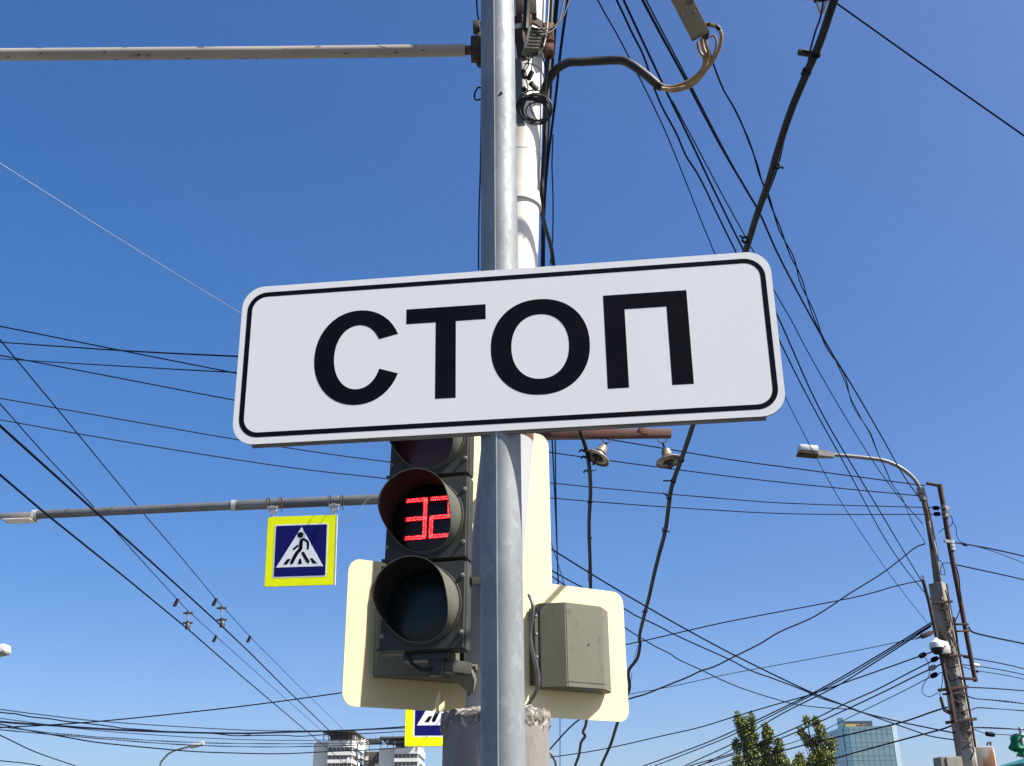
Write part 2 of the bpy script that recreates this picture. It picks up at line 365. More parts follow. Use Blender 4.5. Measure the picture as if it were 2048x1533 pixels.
def tower(label, pxl, pxm, pxr, pytop, pypent, canopy_px, deep, lit_panes):
    Y = 450.0
    A = at(pxl, pytop, Y); B = at(pxm, pytop, Y); C_ = at(pxr, pytop, Y); zt = B.z
    t = thing('apartment_tower', label, 'building', ((A.x + C_.x) / 2, Y + 12, 0))
    b = MB(); b.box(((A.x + B.x) / 2, Y + 2.6 + deep / 2, zt / 2), (B.x - A.x, deep, zt)); b.build('blank_wall', M_bwall, t)
    bw = C_.x - B.x; fl = 2.95
    b = MB(); b.box(((B.x + C_.x) / 2 + .01, Y + .8 + deep / 2, zt / 2 - .02), (bw - .1, deep, zt)); b.build('wall', M_bframe, t)
    par = box_mesh('balcony_parapet', (bw, 1.0, 1.32), M_bwall); side = box_mesh('side_band', (.5, deep, 1.32), M_bwall)
    nwin = 6; ww = bw / nwin
    win = box_mesh('window', (ww - .28, .3, 1.5), M_bglass); swin = box_mesh('window', (.3, deep / 6 - 1.7, 1.45), M_bglass)
    top = box_mesh('top_parapet', (bw, 1.0, 2.5), M_bwall)
    root = MW[t.name].inverted()
    share(t, 'top_parapet', top, root @ Matrix.Translation(((B.x + C_.x) / 2, Y + .3, zt - 1.25 + .05)))
    stop = box_mesh('side_parapet', (.5, deep, 2.5), M_bwall)
    share(t, 'side_parapet', stop, root @ Matrix.Translation((C_.x + .2, Y + .85 + deep / 2, zt - 1.25 + .03)))
    for k in range(9):
        z = zt - 2.5 - 1.63 - .66 - k * fl
        share(t, 'balcony_parapet', par, root @ Matrix.Translation(((B.x + C_.x) / 2, Y + .3, z)))
        share(t, 'side_band', side, root @ Matrix.Translation((C_.x + .2, Y + .85 + deep / 2, z - .01)))
        for j in range(nwin):
            share(t, 'window', win, root @ Matrix.Translation((B.x + ww * (j + .5), Y + .78, z + 1.47)))
        for j in range(6):
            share(t, 'window', swin, root @ Matrix.Translation((C_.x - .06, Y + 1.5 + deep / 6 * (j + .5), z + 1.47)))
    # rooftop storey: dark recessed room, columns and an overhanging flat canopy
    zp = at(pxm, pypent, Y).z
    b = MB(); b.box(((B.x + C_.x) / 2 - .3, Y + 3 + deep / 2 - 2, (zt + zp) / 2), (bw - .8, deep - 4, zp - zt)); b.build('roof_room', M_bdark, t)
    x0 = at(canopy_px[0], pypent, Y).x; x1 = at(canopy_px[1], pypent, Y).x
    b = MB(); b.box(((x0 + x1) / 2, Y + deep / 2 - .8, zp + .25), (x1 - x0, deep + 2.5, .5)); b.build('roof_canopy', M_bdark, t)
    colm = box_mesh('column', (.3, .3, zp - zt), M_bdark)
    for q in range(7): share(t, 'column', colm, root @ Matrix.Translation((x0 + .5 + (x1 - x0 - 1) * q / 6, Y - .6, (zp + zt) / 2)))
    railm = box_mesh('side_column', (.35, .5, zp - zt - .6), M_bframe)
    for q in range(6): share(t, 'side_column', railm, root @ Matrix.Translation((C_.x + .1, Y + 2 + deep * q / 6, (zp + zt) / 2 - .3)))
    return t, B, C_, zt, zp
t1, B1, C1, zt1, zp1 = tower('white apartment tower with dark roof canopy, left one of the far pair', 626, 657, 705, 1482, 1465, (646, 711), 30, 0)
t2, B2, C2, zt2, zp2 = tower('white apartment tower standing below the lower pedestrian crossing sign', 757, 789, 836, 1495, 1477, (760, 842), 30, 1)
for (tt, px, py) in ((t1, 697, 1518), (t2, 838, 1528), (t2, 775, 1483), (t2, 790, 1486)):
    p = at(px, py, 449.2); b = MB(); b.lathe([(0, -.25), (.5, -.1), (.62, .1), (.5, .12), (0, -.05)], p, (-.4, -1, .5), 10); b.build('satellite_dish', M_bwall, tt)
for (tt, px, py0, py1) in ((t2, 786, 1494, 1469), (t2, 751, 1480, 1474), (t2, 845, 1500, 1482)):
    b = MB(); b.tube([at(px, py0, 452), at(px, py1, 452)], .09, 5); b.build('antenna', M_bdark, tt)
p0 = at(727, 1504, 470); p1 = at(760, 1504, 470)
t = thing('apartment_block', 'dark apartment block between the two white towers', 'building', ((p0.x + p1.x) / 2, 476, 0))
b = MB(); b.box(((p0.x + p1.x) / 2, 476, p0.z / 2), (p1.x - p0.x - .4, 12, p0.z)); b.build('wall', M_bdark, t)
wm = box_mesh('window', (1.5, .3, 1.5), M_bglass); wf = box_mesh('window', (1.5, .3, 1.5), M_bframe)
for k in range(4):
    for j in range(3):
        share(t, 'window', wf if (j + k) % 3 == 0 else wm, MW[t.name].inverted() @ Matrix.Translation((p0.x + 1.4 + j * 2.1, 469.95, p0.z - 2.6 - k * 2.95)))
# roof bridge with pergola slats, joining the two towers
q0 = at(722, 1487, 462); q1 = at(764, 1487, 462); qt = at(722, 1477, 462)
t = thing('roof_bridge', 'dark slatted roof bridge joining the two white towers', 'bridge', ((q0.x + q1.x) / 2, 462, q0.z))
b = MB(); b.box(((q0.x + q1.x) / 2, 462, (q0.z + qt.z) / 2 - .4), (q1.x - q0.x, 2.0, qt.z - q0.z)); b.build('deck', M_bdark, t)
sl = box_mesh('slat', (.22, 2.4, qt.z - q0.z + .4), M_bframe)
for k in range(13): share(t, 'slat', box_mesh('slat', (.2, .3, 1.2), M_bdark) if k else sl, MW[t.name].inverted() @ Matrix.Translation((q0.x + .4 + k * .66, 460.9, qt.z - 1.3)))
pg = thing('roof_pergola', 'striped dark and white pergola on the left white tower roof', 'pergola', tuple(at(731, 1500, 461)))
for k in range(6):
    a = at(722, 1484 + k * 4, 456); c = at(731, 1479 + k * 4, 461); e = at(738, 1484.5 + k * 4, 461)
    for u_, v_ in ((a, c), (c, e)):
        b = MB(); b.bar(u_, v_, .5, .30); b.build('slat', M_bframe, pg)
for px in (722, 731, 738):
    b = MB(); b.tube([at(px, 1480, 461.4), at(px, 1516, 461.4)], .2, 5); b.build('post', M_bdark, pg)

# glass tower
GY = 400.0
ga = at(1686, 1453.5, GY); gb = at(1783, 1453.5, GY); gz = ga.z
t = thing('glass_tower', 'blue-green glass office tower behind the right poplar', 'building', ((ga.x + gb.x) / 2, GY + 15, 0))
gi = MW[t.name].inverted()
b = MB(); b.box(((ga.x + gb.x) / 2, GY + 15.2, gz / 2), (gb.x - ga.x, 30, gz)); b.build('core', M_mullion, t)
ncol = 9; cw = (gb.x - ga.x) / ncol
rows = [(gz - .1, gz - 1.1)]; z = gz - 1.15
for k in range(6):
    rows += [(z, z - 1.45), (z - 1.5, z - 4.35)]; z -= 4.4
pm_cache = {}
for (za, zb) in rows:
    for j in range(ncol):
        key = (round(za - zb, 2), j == 0)
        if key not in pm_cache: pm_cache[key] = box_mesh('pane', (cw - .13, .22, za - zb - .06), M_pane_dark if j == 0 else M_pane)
        share(t, 'pane', pm_cache[key], gi @ Matrix.Translation((ga.x + cw * (j + .5), GY + .12, (za + zb) / 2)))
    for j in range(7):
        key = (round(za - zb, 2), 'side')
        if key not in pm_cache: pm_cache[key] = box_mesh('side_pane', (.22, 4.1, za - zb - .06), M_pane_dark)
        share(t, 'side_pane', pm_cache[key], gi @ Matrix.Translation((ga.x - .02, GY + 2.4 + 4.25 * j, (za + zb) / 2)))
b = MB(); b.box((gb.x + .95, GY + 6, gz / 2), (1.7, 12, gz + .8)); b.build('corner_fin', M_fin, t)
fa = at(1680, 1455, GY); fb = at(1686, 1436, GY)
b = MB(); b.box(((fa.x + fb.x) / 2, GY + 1.5, (gz - 8 + fb.z) / 2), (fb.x - fa.x, 2.6, fb.z - gz + 8)); b.build('roof_fin', M_pane_dark, t)
sa = at(1688, 1455, GY + 3); sb = at(1744, 1442, GY + 3)
t3 = thing('rooftop_sign', 'dark rooftop board with an ochre panel and orange letters on the glass tower', 'sign', ((sa.x + sb.x) / 2, GY + 3, gz))
b = MB(); b.box(((sa.x + sb.x) / 2, GY + 3.3, (gz + sb.z) / 2), (sb.x - sa.x, .5, sb.z - gz)); b.build('board', M_darkboard, t3)
oa = at(1691, 1455, GY + 3); ob = at(1714, 1448.5, GY + 3)
b = MB(); b.box(((oa.x + ob.x) / 2, GY + 3.0, (gz + ob.z) / 2), (ob.x - oa.x, .2, ob.z - gz)); b.build('ochre_panel', M_ochre, t3)
def stroke_px(mb, pts, w, Y):
    for p, q in zip(pts[:-1], pts[1:]): mb.bar(at(*p, Y), at(*q, Y), .15, w)
b = MB(); stroke_px(b, [(1714, 1449.3), (1718.5, 1449.3), (1719, 1451.5), (1716, 1452.4), (1719, 1453.4), (1719, 1455)], .26, GY + 2.8); b.build('letter', M_orange, t3)
b = MB(); stroke_px(b, [(1724, 1455), (1724.5, 1451.5), (1726, 1450), (1732.5, 1450)], .26, GY + 2.8); b.build('letter', M_orange, t3)

# ------------------------------------------------------------------ poplars
def poplar(label, lobes, trunk_px, Y=75.0, n=190, group='poplars beside the glass tower'):
    base = at(trunk_px, 1533, Y); base.z = 0
    t = thing('poplar_tree', label, 'tree', base, group=group)
    rnd = random.Random(trunk_px)
    tops = []
    b = MB()
    for (px, py, rx, ry) in lobes: tops.append((at(px, py, Y + rnd.uniform(-.35, .35)), rx * .0333, ry * .0345))
    top = max(tops, key=lambda q: q[0].z)
    trunk = [base, base + Vector((.05, 0, 2)), (base + top[0]) / 2 + Vector((.1, 0, .5)), top[0]]
    b.tube(crom(trunk, 6), [.16 * (1 - .85 * i / 18) for i in range(19)], 8)
    for (c, rx, ry) in tops:
        r = Vector((base.x + (c.x - base.x) * .35, base.y, max(2.2, c.z - 2.6)))
        b.tube(crom([r, (r + c) / 2 + Vector((0, 0, -.25)), c, c + Vector((0, 0, ry * .7))], 4), [.045 * (1 - .06 * i) for i in range(13)], 5)
    b.build('trunk', M_bark, t)
    verts, faces = [], []
    lob = [(c, rx, ry, rx) for c, rx, ry in tops]
    lowz = min(c.z for c, _, _ in tops)
    for k in range(10):                          # the part of the crown below the picture's edge
        lob.append((Vector((base.x + rnd.uniform(-.7, .7), Y + rnd.uniform(-.6, .6), rnd.uniform(2.4, max(2.6, lowz - .4)))), .6, .9, .6))
    for (c, rx, ry, rz) in lob:
        nc = int(n * max(.3, rx * ry / .25))
        for _ in range(nc):
            while True:
                v = Vector((rnd.uniform(-1, 1), rnd.uniform(-1, 1), rnd.uniform(-1, 1)))
                if v.length < 1 and v.length > rnd.random() * .8: break
            cc = c + Vector((v.x * rx * 1.02, v.y * rz, v.z * ry * 1.05))
            for _l in range(5):
                p = cc + Vector((rnd.gauss(0, .055), rnd.gauss(0, .055), rnd.gauss(0, .06)))
                s_ = rnd.uniform(.045, .078)
                nrm = Vector((rnd.uniform(-1, 1), rnd.uniform(-1, 1), rnd.uniform(-.3, 1))).normalized()
                u = nrm.orthogonal().normalized(); w = nrm.cross(u)
                i0 = len(verts)
                verts += [p - u * s_, p + w * s_ * .75 + nrm * s_ * .2, p + u * s_ * 1.15, p - w * s_ * .75 + nrm * s_ * .2]
                faces.append((i0, i0 + 1, i0 + 2, i0 + 3))
    me = bpy.data.meshes.new('crown'); me.from_pydata([tuple(v - base) for v in verts], [], faces); me.materials.append(M_leaf)
    o = bpy.data.objects.new('crown', me); col.objects.link(o); o.parent = t
    return t
poplar('tallest poplar, leftmost of the row at the bottom edge', [(1475, 1440, 6, 15), (1504, 1440, 6.5, 17), (1490, 1457, 17, 22), (1500, 1480, 17, 28), (1505, 1512, 15, 28), (1474, 1492, 9, 13), (1478, 1525, 13, 14)], 1499)
poplar('poplar with a pointed double crown, second from the left', [(1532, 1458, 7, 11), (1536, 1472, 11, 17), (1530, 1500, 11, 20), (1535, 1530, 14, 18), (1558, 1490, 9, 13), (1556, 1515, 15, 17), (1572, 1530, 9, 13)], 1541)
poplar('forked poplar overlapping the glass tower', [(1614, 1443, 6.5, 11), (1632, 1447, 8, 12), (1603, 1466, 7, 11), (1613, 1480, 7.5, 13), (1641, 1465, 10, 17), (1633, 1496, 13, 21), (1661, 1490, 12, 15), (1652, 1520, 19, 20), (1628, 1527, 14, 15)], 1640)
poplar('small loose poplar crown left of the forked one', [(1601, 1520, 10, 13), (1593, 1531, 8, 9)], 1597)

# ------------------------------------------------------------------ the post in front and its STOP plate
def rotm(yaw, tilt=0.0, roll=0.0):
    return Matrix.Rotation(rad(yaw), 4, 'Z') @ Matrix.Rotation(rad(tilt), 4, 'X') @ Matrix.Rotation(rad(roll), 4, 'Y')
PX, PY = -0.0228, 1.9385
t = thing('sign_post', 'round galvanised steel post standing in front, carrying the STOP plate', 'post', (PX, PY, 0))
b = MB(); b.lathe([(.0381, .10), (.0381, 4.15), (.0381, 4.2), (.034, 4.21)], (0, 0, 0), n=64); b.build('tube', M_galv, t, world=False)
b = MB(); b.box((-.0075, -.03742, 2.1), (.0022, .0012, 4.1)); o = b.build('weld_seam', M_galv2, t, world=False)
b = MB(); b.lathe([(.0, 0), (.09, 0), (.09, .012), (.05, .02), (.045, .05)], (0, 0, .12), n=32, close=False); b.build('foot_flange', M_galv, t, world=False)
b = MB(); b.lathe([(0, -.001), (.003, -.001), (.003, .002), (0, .002)], (.0068, -.0377, 3.1), (.18, -1, 0), 10); b.build('rivet_hole', M_black, t, world=False)

SIGN_M = Matrix.Translation((-0.02166, 1.8904, 2.4881)) @ rotm(-6.861, 2.318)
t = thing('road_sign', 'white plate with black border and large black Cyrillic letters on the front post', 'sign', SIGN_M.translation, rotm(-6.861, 2.318))
hw, hh = .525, .168
b = MB(); b.prism(rrect(hw, hh, .045, 8), 0, .0022); plate = b.build('panel', M_white, t, world=False)
b = MB(); b.ringprism(rrect(hw, hh, .045, 8), rrect(hw - .0018, hh - .0018, .0432, 8), .0022, .0070); b.build('folded_edge', M_brownalu, t, world=False)
b = MB(); b.prism(rrect(hw - .002, hh - .002, .043, 8), .0024, .004); b.build('back_sheet', M_brownalu, t, world=False)
for zz, x0, x1 in ((-.1655, -.485, .487), (.1655, -.485, .487)):
    b = MB(); b.box(((x0 + x1) / 2, .0062, zz - (.004 if zz < 0 else -.001)), (x1 - x0, .0055, .009 if zz < 0 else .003), bevel=.001); b.build('stiffening_flange', M_brownalu, t, world=False)
b = MB(); b.ringprism(rrect(.5135, .1545, .040, 8), rrect(.5035, .1445, .030, 8), -.00018, .0004); b.build('border', M_black, t, world=False)
def letter(poly):
    b = MB(); b.prism(poly, -.00018, .0004); return b.build('letter', M_black, t, world=False)
def mmx(l): return [(x / 1000, z / 1000) for x, z in l]
def earc(cx, a, c, t0, t1, n=40, p=2.08):
    out = []
    for k in range(n + 1):
        th = rad(t0 + (t1 - t0) * k / n); ct, st = math.cos(th), math.sin(th)
        out.append((cx + a * math.copysign(abs(ct) ** (2 / p), ct), c * math.copysign(abs(st) ** (2 / p), st)))
    return out
cO = earc(-.2815, .0875, .1000, 25.0, 337.5); cI = earc(-.2815, .0475, .0675, 337.0, 30.0)
letter(cO + cI)
letter(mmx([(-186, 95), (-28, 95), (-28, 63), (-87, 63), (-87, -97), (-127, -97), (-127, 63), (-186, 63)]))
def sup(cx, cz, a, c, p=2.15, n=72):
    out = []
    for k in range(n):
        th = 2 * math.pi * k / n; ct, st = math.cos(th), math.sin(th)
        out.append((cx + a * math.copysign(abs(ct) ** (2 / p), ct), cz + c * math.copysign(abs(st) ** (2 / p), st)))
    return out
b = MB(); b.ringprism(sup(.077, -.0015, .0955, .0995), sup(.077, -.0015, .0555, .067), -.00018, .0004); b.build('letter', M_black, t, world=False)
letter(mmx([(202, 96), (362, 96), (362, -97), (322, -97), (322, 64), (242, 64), (242, -97), (202, -97)]))
for zz in (-.085, .085):                                     # clamps that hold the plate to the post
    b = MB(); b.box((-.08, .008, zz), (.06, .008, .03), bevel=.002); b.box((.08, .008, zz), (.06, .008, .03), bevel=.002)
    b.lathe([(.041, -.012), (.0425, -.012), (.0425, .012), (.041, .012), (.041, -.012)], (-.002, .048, zz), n=32, close=False); b.build('clamp', M_galv2, t, world=False)

# ------------------------------------------------------------------ composite pole: concrete stump, steel tube
WY = 4.25
def waxis(z):
    P = [(0, -.077), (2.05, -.086), (2.6, -.077), (3.19, -.020), (4.27, .034), (5.37, .087), (8.4, .235)]
    for (z0, x0), (z1, x1) in zip(P[:-1], P[1:]):
        if z <= z1: return Vector((x0 + (x1 - x0) * (z - z0) / (z1 - z0), WY, z))
    return Vector((.235, WY, z))
t = thing('utility_pole', 'cream steel pole rising from a stained concrete stump behind the front post', 'pole', (-.077, WY, 0)); WP = t
b = MB(); b.tube([Vector((-.077, WY, .0)), Vector((-.077, WY, 1.2)), Vector((-.077, WY, 2.03))], [.225, .207, .1985], 48)
for v in b.bm.verts:
    if v.co.z > 1.0: v.co += Vector((random.gauss(0, .0012), random.gauss(0, .0012), 0))
b.build('concrete_stump', M_conc, t)
b = MB(); b.lathe([(.199, 1.80), (.2045, 1.801), (.2045, 1.862), (.199, 1.863)], (-.077, WY, 0), n=48, close=False); o = b.build('steel_band', M_tube_low, t)
for k in range(7):
    a = rad(-90 + 12 + k * 16); p = Vector((-.077 + .205 * math.cos(a), WY + .205 * math.sin(a), 1.83))
    b = MB(); b.lathe([(0, .004), (.006, .003), (.008, 0), (.008, -.004)], p, (math.cos(a), math.sin(a), 0), 8); b.build('rivet', M_darkrust, o)
# crumbling collar of mortar
b = MB(); rn = random.Random(3); rings = []; n = 72; prof = [(.196, 2.012), (.205, 2.026), (.206, 2.05), (.200, 2.07), (.17, 2.078), (.11, 2.082), (.107, 2.03)]
offs = [rn.gauss(0, 1) for _ in range(n)]
for i, (r, z) in enumerate(prof):
    rings.append([b.bm.verts.new((-.077 + (r + (rn.gauss(0, .003) + offs[k] * .0016 if i < 5 else 0)) * math.cos(2 * math.pi * k / n), WY + (r + (rn.gauss(0, .003) + offs[k] * .0016 if i < 5 else 0)) * math.sin(2 * math.pi * k / n), z + (rn.gauss(0, .0055) if i < 6 else 0) - (max(0, offs[k]) * .011 if i == 0 else 0))) for k in range(n)])
for A, B in zip(rings[:-1], rings[1:]):
    for k in range(n): b.bm.faces.new((A[k], A[(k + 1) % n], B[(k + 1) % n], B[k]))
b.build('mortar_collar', M_mortar, t, sharp=25)
lo_pts = [waxis(2.02 + (3.17 - 2.02) * k / 8) for k in range(9)]
b = MB(); b.tube(lo_pts, .107, 48); b.build('lower_tube', M_tube_low, t)
b = MB(); b.tube([waxis(3.17), waxis(3.185), waxis(3.215), waxis(3.225)], [.1075, .109, .108, .103], 48); b.build('rust_ring', M_rust, t)
up_pts = [waxis(3.22 + (8.4 - 3.22) * k / 22) for k in range(23)]
b = MB(); b.tube(up_pts, [.102 - .010 * k / 22 for k in range(23)], 48); b.build('upper_tube', M_tube, t)
def wband(z, r, h, m, name='band'):
    b = MB(); a = waxis(z); c = waxis(z + h); ax = (c - a).normalized()
    b.lathe([(r - .01, 0), (r, .001), (r, h - .001), (r - .01, h)], a, ax, 40, close=False); return b.build(name, m, t)
bd = wband(4.30, .110, .065, M_tube)
p = waxis(4.335); b = MB(); b.box((p.x - .042, WY - .125, 4.345), (.022, .05, .07), bevel=.003); b.build('clamp_lug', M_darkrust, bd)
b = MB(); b.box((p.x - .036, WY - .128, 4.44), (.03, .04, .05), bevel=.003); b.build('clamp_bolt', M_darkrust, bd)
wband(4.57, .1005, .004, M_tube_low, 'seam'); wband(4.78, .100, .004, M_tube_low, 'seam')
bd = wband(5.30, .104, .045, M_darkrust); wband(5.18, .102, .05, M_rust)
for (x, y, z, sx, sy, sz, m) in ((.118, -.06, 5.24, .05, .09, .11, M_rust), (.005, -.14, 5.36, .10, .05, .13, M_darkrust), (.01, -.15, 5.24, .05, .05, .09, M_rust), (.122, -.08, 5.14, .045, .06, .05, M_rust), (-.035, -.13, 5.47, .07, .05, .07, M_rust)):
    b = MB(); b.box((waxis(z).x + x, WY + y, z), (sx, sy, sz), bevel=.004); b.build('bracket_block', m, t)
# ribbed tension clamp hanging off the band
q0 = atd(1067, 62, 5.02); q1 = atd(1055, 108, 4.96)
b = MB(); b.bar(q0, q1, .05, .055, bevel=.006); rc = b.build('tension_clamp', M_box, t)
for k in range(7):
    c = q0.lerp(q1, (k + .5) / 7) + Vector((.02, 0, 0)); b = MB(); b.box(c, (.055, .058, .008), rotm(0) if False else None, bevel=.002); b.build('rib', M_box, rc)
b = MB(); b.tube([atd(1056, -40, 5.1), atd(1054, 20, 5.1), atd(1052, 60, 5.05)], .016, 8); b.build('conduit', M_rubber, t)
b = MB(); b.bar(atd(1038, 60, 5.1), atd(1046, 120, 5.1), .04, .05); b.build('dark_bracket', M_darkrust, t)
b = MB(); b.bar(atd(1036, 120, 5.08), atd(1042, 250, 5.0), .035, .03); b.build('grey_strut', M_greypipe, t)
for (p0_, p1_) in (((1046, 140), (1050, 158)), ((1065, 143), (1056, 160)), ((1044, 182), (1052, 176))):
    b = MB(); b.bar(atd(*p0_, 4.98), atd(*p1_, 4.97), .018, .02, bevel=.004); b.build('connector', M_rubber, t)
for pts in (((1056, 108), (1057, 130), (1049, 142)), ((1068, 106), (1064, 128), (1063, 146)), ((1052, 160), (1056, 176), (1052, 190), (1060, 200))):
    b = MB(); b.tube([Vector(p) for p in crom([tuple(atd(x, y, 4.95)) for x, y in pts], 4)], .0028, 6); b.build('lead_wire', M_rubber, t)
b = MB(); b.bar(atd(1060, 165, 4.99), atd(1075, 180, 4.99), .02, .02, bevel=.002); b.build('cable_wedge', M_rubber, t)

# ------------------------------------------------------------------ the traffic light that faces us
TL_M = rotm(-13.717, -3.358) @ Matrix.Scale(.945, 4); TLP = EYE + (Vector((-.3582, 4.2463, 2.6603)) - EYE) * .945
t = thing('traffic_light', 'traffic light with hooded lamps showing a red countdown 32, below the STOP plate', 'traffic light', TLP, TL_M)
LED_M = None
def visor(cz, parent, Lmax=.18):
    b = MB(); n = 72; rows = 10; R0 = .1515; th = .0032
    def Lf(phi):                       # length of the hood at angle phi (0 = top)
        a = abs(phi); s = min(1, max(0, (152 - a) / 78)); s = s * s * (3 - 2 * s); return .012 + (Lmax - .012) * s
    grid = {}
    for lay, rr in ((0, R0), (1, R0 - th)):
        for i in range(n):
            phi = -180 + 360 * i / n
            for j in range(rows + 1):
                y = -Lf(phi) * j / rows; r = rr - .004 * j / rows
                a = rad(phi); grid[lay, i, j] = b.bm.verts.new((r * math.sin(a), y, cz + r * math.cos(a)))
    for i in range(n):
        i2 = (i + 1) % n
        for j in range(rows):
            f = b.bm.faces.new((grid[0, i, j], grid[0, i2, j], grid[0, i2, j + 1], grid[0, i, j + 1])); f.smooth = True
            f = b.bm.faces.new((grid[1, i2, j], grid[1, i, j], grid[1, i, j + 1], grid[1, i2, j + 1])); f.smooth = True
        b.bm.faces.new((grid[0, i, rows], grid[0, i2, rows], grid[1, i2, rows], grid[1, i, rows]))
        b.bm.faces.new((grid[0, i2, 0], grid[0, i, 0], grid[1, i, 0], grid[1, i2, 0]))
    o = b.build('visor', M_visor, parent, world=False, sharp=60); o.data.materials.append(M_shade_black)
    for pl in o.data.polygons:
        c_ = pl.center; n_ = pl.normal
        if n_.x * c_.x + n_.z * (c_.z - cz) < -.02: pl.material_index = 1  # inner faces of the same plastic, hood shade put into their colour
    return o
for cz, lm in ((.54, M_lens_red), (.18, M_lens_mid), (-.18, M_lens_green)):
    b = MB(); b.box((0, .049, cz), (.352, .062, .352), bevel=.008); s_ = b.build('lamp_section', M_housing, t, world=False)
    b = MB(); b.ringprism(rrect(.168, .1715, .006, 9), [( .1535 * math.cos(rad(a)), .1535 * math.sin(rad(a))) for a in [90 * q + 90 * k / 9 for q in range(4) for k in range(10)]], 0, .0185)
    for v in b.bm.verts: v.co.z += cz
    b.build('door', M_housing, s_, world=False)
    b = MB(); b.lathe([(.1475, -.001), (.1485, -.007), (.158, -.007), (.1605, -.002), (.1605, .002)], (0, 0, cz), (0, 1, 0), 64, close=False); b.build('lens_ring', M_housing, s_, world=False)
    b = MB(); b.lathe([(0, -.012), (.05, -.0112), (.10, -.0075), (.147, .003), (.15, .012)], (0, .006, cz), (0, 1, 0), 64, close=False); b.build('lens', lm, s_, world=False)
    visor(cz, s_)
    for sx in (-1, 1):
        for sz in (-.112, .112):
            b = MB(); b.lathe([(0, -.012), (.0055, -.011), (.0065, -.004), (.009, -.003), (.009, .001)], (sx * .1605, 0, cz + sz), (0, 1, 0), 10, close=False); b.build('door_screw', M_bolt, s_, world=False)
    for sz in (-.165, .165):
        b = MB(); b.box((-.172, .008, cz + sz), (.02, .02, .012), bevel=.002); b.build('hinge', M_housing, s_, world=False)
    if cz == .18:
        rn = random.Random(11); seg = MB(); dots = MB()
        W_, H_, th_ = .076, .160, .019
        def segs(x0, keys, slant=.0):
            z0 = cz - .083
            S = {'a': (0, H_, W_, H_), 'd': (0, 0, W_, 0), 'g': (0, H_ / 2, W_, H_ / 2), 'b': (W_, H_ / 2, W_, H_), 'c': (W_, 0, W_, H_ / 2), 'e': (0, 0, 0, H_ / 2), 'f': (0, H_ / 2, 0, H_)}
            for k in keys:
                xa, za, xb, zb = S[k]
                hor = abs(xb - xa) > abs(zb - za)
                L_ = (xb - xa) if hor else (zb - za)
                cx, czz = x0 + (xa + xb) / 2, z0 + (za + zb) / 2
                seg.box((cx, -.0105, czz), (L_ + th_ * .9 if hor else th_, .001, th_ if hor else L_ + th_ * .9))
                for row in range(2):
                    m = int(L_ / .0095) + 2
                    for q in range(m):
                        f_ = (q + .5 + (row % 2) * .35) / m - .5
                        u_ = f_ * (L_ + th_ * .6) + rn.gauss(0, .0006); w_ = (row - .5) * .0095 + rn.gauss(0, .0006)
                        px_, pz_ = (cx + u_, czz + w_) if hor else (cx + w_, czz + u_)
                        r_ = rn.uniform(.0022, .0036)
                        dots.lathe([(r_, 0), (r_ * .7, -.0012), (0, -.0016)], (px_, -.0112, pz_), (0, 1, 0), 6, close=False)
        segs(-.077, 'abgcd'); segs(.026, 'abged')
        seg.build('countdown_digits', M_led_glow, s_, world=False, sharp=0); o = dots.build('led_dots', M_led, s_, world=False, sharp=0); o['kind'] = 'stuff'
# foot bracket below the lamps and the arms to the pole
b = MB(); b.box((.02, .05, -.372), (.20, .05, .028), bevel=.004); b.build('foot_bracket', M_housing, t, world=False)
b = MB(); b.box((.05, .05, -.41), (.06, .045, .07), bevel=.006); b.build('foot_neck', M_housing, t, world=False)
b = MB(); b.tube([(-.06, .03, -.36), (-.04, .02, -.40), (.0, .02, -.425), (.04, .03, -.42)], .008, 8); b.build('cable', M_rubber, t, world=False)
ws = [atd(897, 1331, 4.04), atd(940, 1337, 4.03), atd(949, 1360, 4.03), atd(947, 1386, 4.03), atd(938, 1386, 4.04), atd(893, 1349, 4.04)]
b = MB(); A = [b.bm.verts.new(p) for p in ws]; B = [b.bm.verts.new(p + Vector((.02, .05, 0))) for p in ws]
b.bm.faces.new(A); b.bm.faces.new(list(reversed(B)))
for i in range(6): b.bm.faces.new((A[i], B[i], B[(i + 1) % 6], A[(i + 1) % 6]))
b.build('gusset', M_box, t)
for y0, y1 in ((1335, 1338), (1386, 1389)):
    b = MB(); b.bar(atd(935, y0, 4.06), atd(1000, y1, 4.12), .004, .024); b.bar(atd(946, y0 - 4, 4.07), atd(948, y0 + 6, 4.07), .03, .02); b.build('pole_strap', M_box, t)
b = MB(); b.bar(TLP + TL_M @ Vector((.17, .05, -.08)), waxis(2.58), .03, .03, bevel=.003); b.build('upper_arm', M_shade_black, t)
b = MB(); b.bar(TLP + TL_M @ Vector((.06, .06, -.40)), ws[1] + Vector((-.01, .03, 0)), .05, .045, bevel=.004); b.build('lower_arm', M_housing, t)

# ------------------------------------------------------------------ the light that faces away: cream backing board with two side boxes
BM_R = rotm(31.397) @ Matrix.Scale(.9588, 4); BP = Vector((-.0823, 4.65, 2.4004))
t = thing('backing_board', 'cream T-shaped backing board of the traffic light facing away, with grey boxes', 'traffic light', BP, BM_R)
hw, lh, cwid, ct = .714, .3005, .306, 1.035
def arc(cx, cz, r, a0, a1, n=8): return [(cx + r * math.cos(rad(a0 + (a1 - a0) * k / n)), cz + r * math.sin(rad(a0 + (a1 - a0) * k / n))) for k in range(n + 1)]
r = .055
out = arc(hw - r, lh - r, r, 0, 90) + [(cwid, lh), (cwid, ct - r)] + arc(cwid - r, ct - r, r, 0, 90)[1:] + arc(-cwid + r, ct - r, r, 90, 180) + [(-cwid, lh)] + arc(-hw + r, lh - r, r, 90, 180) + arc(-hw + r, -lh + r, r, 180, 270) + arc(hw - r, -lh + r, r, 270, 360)
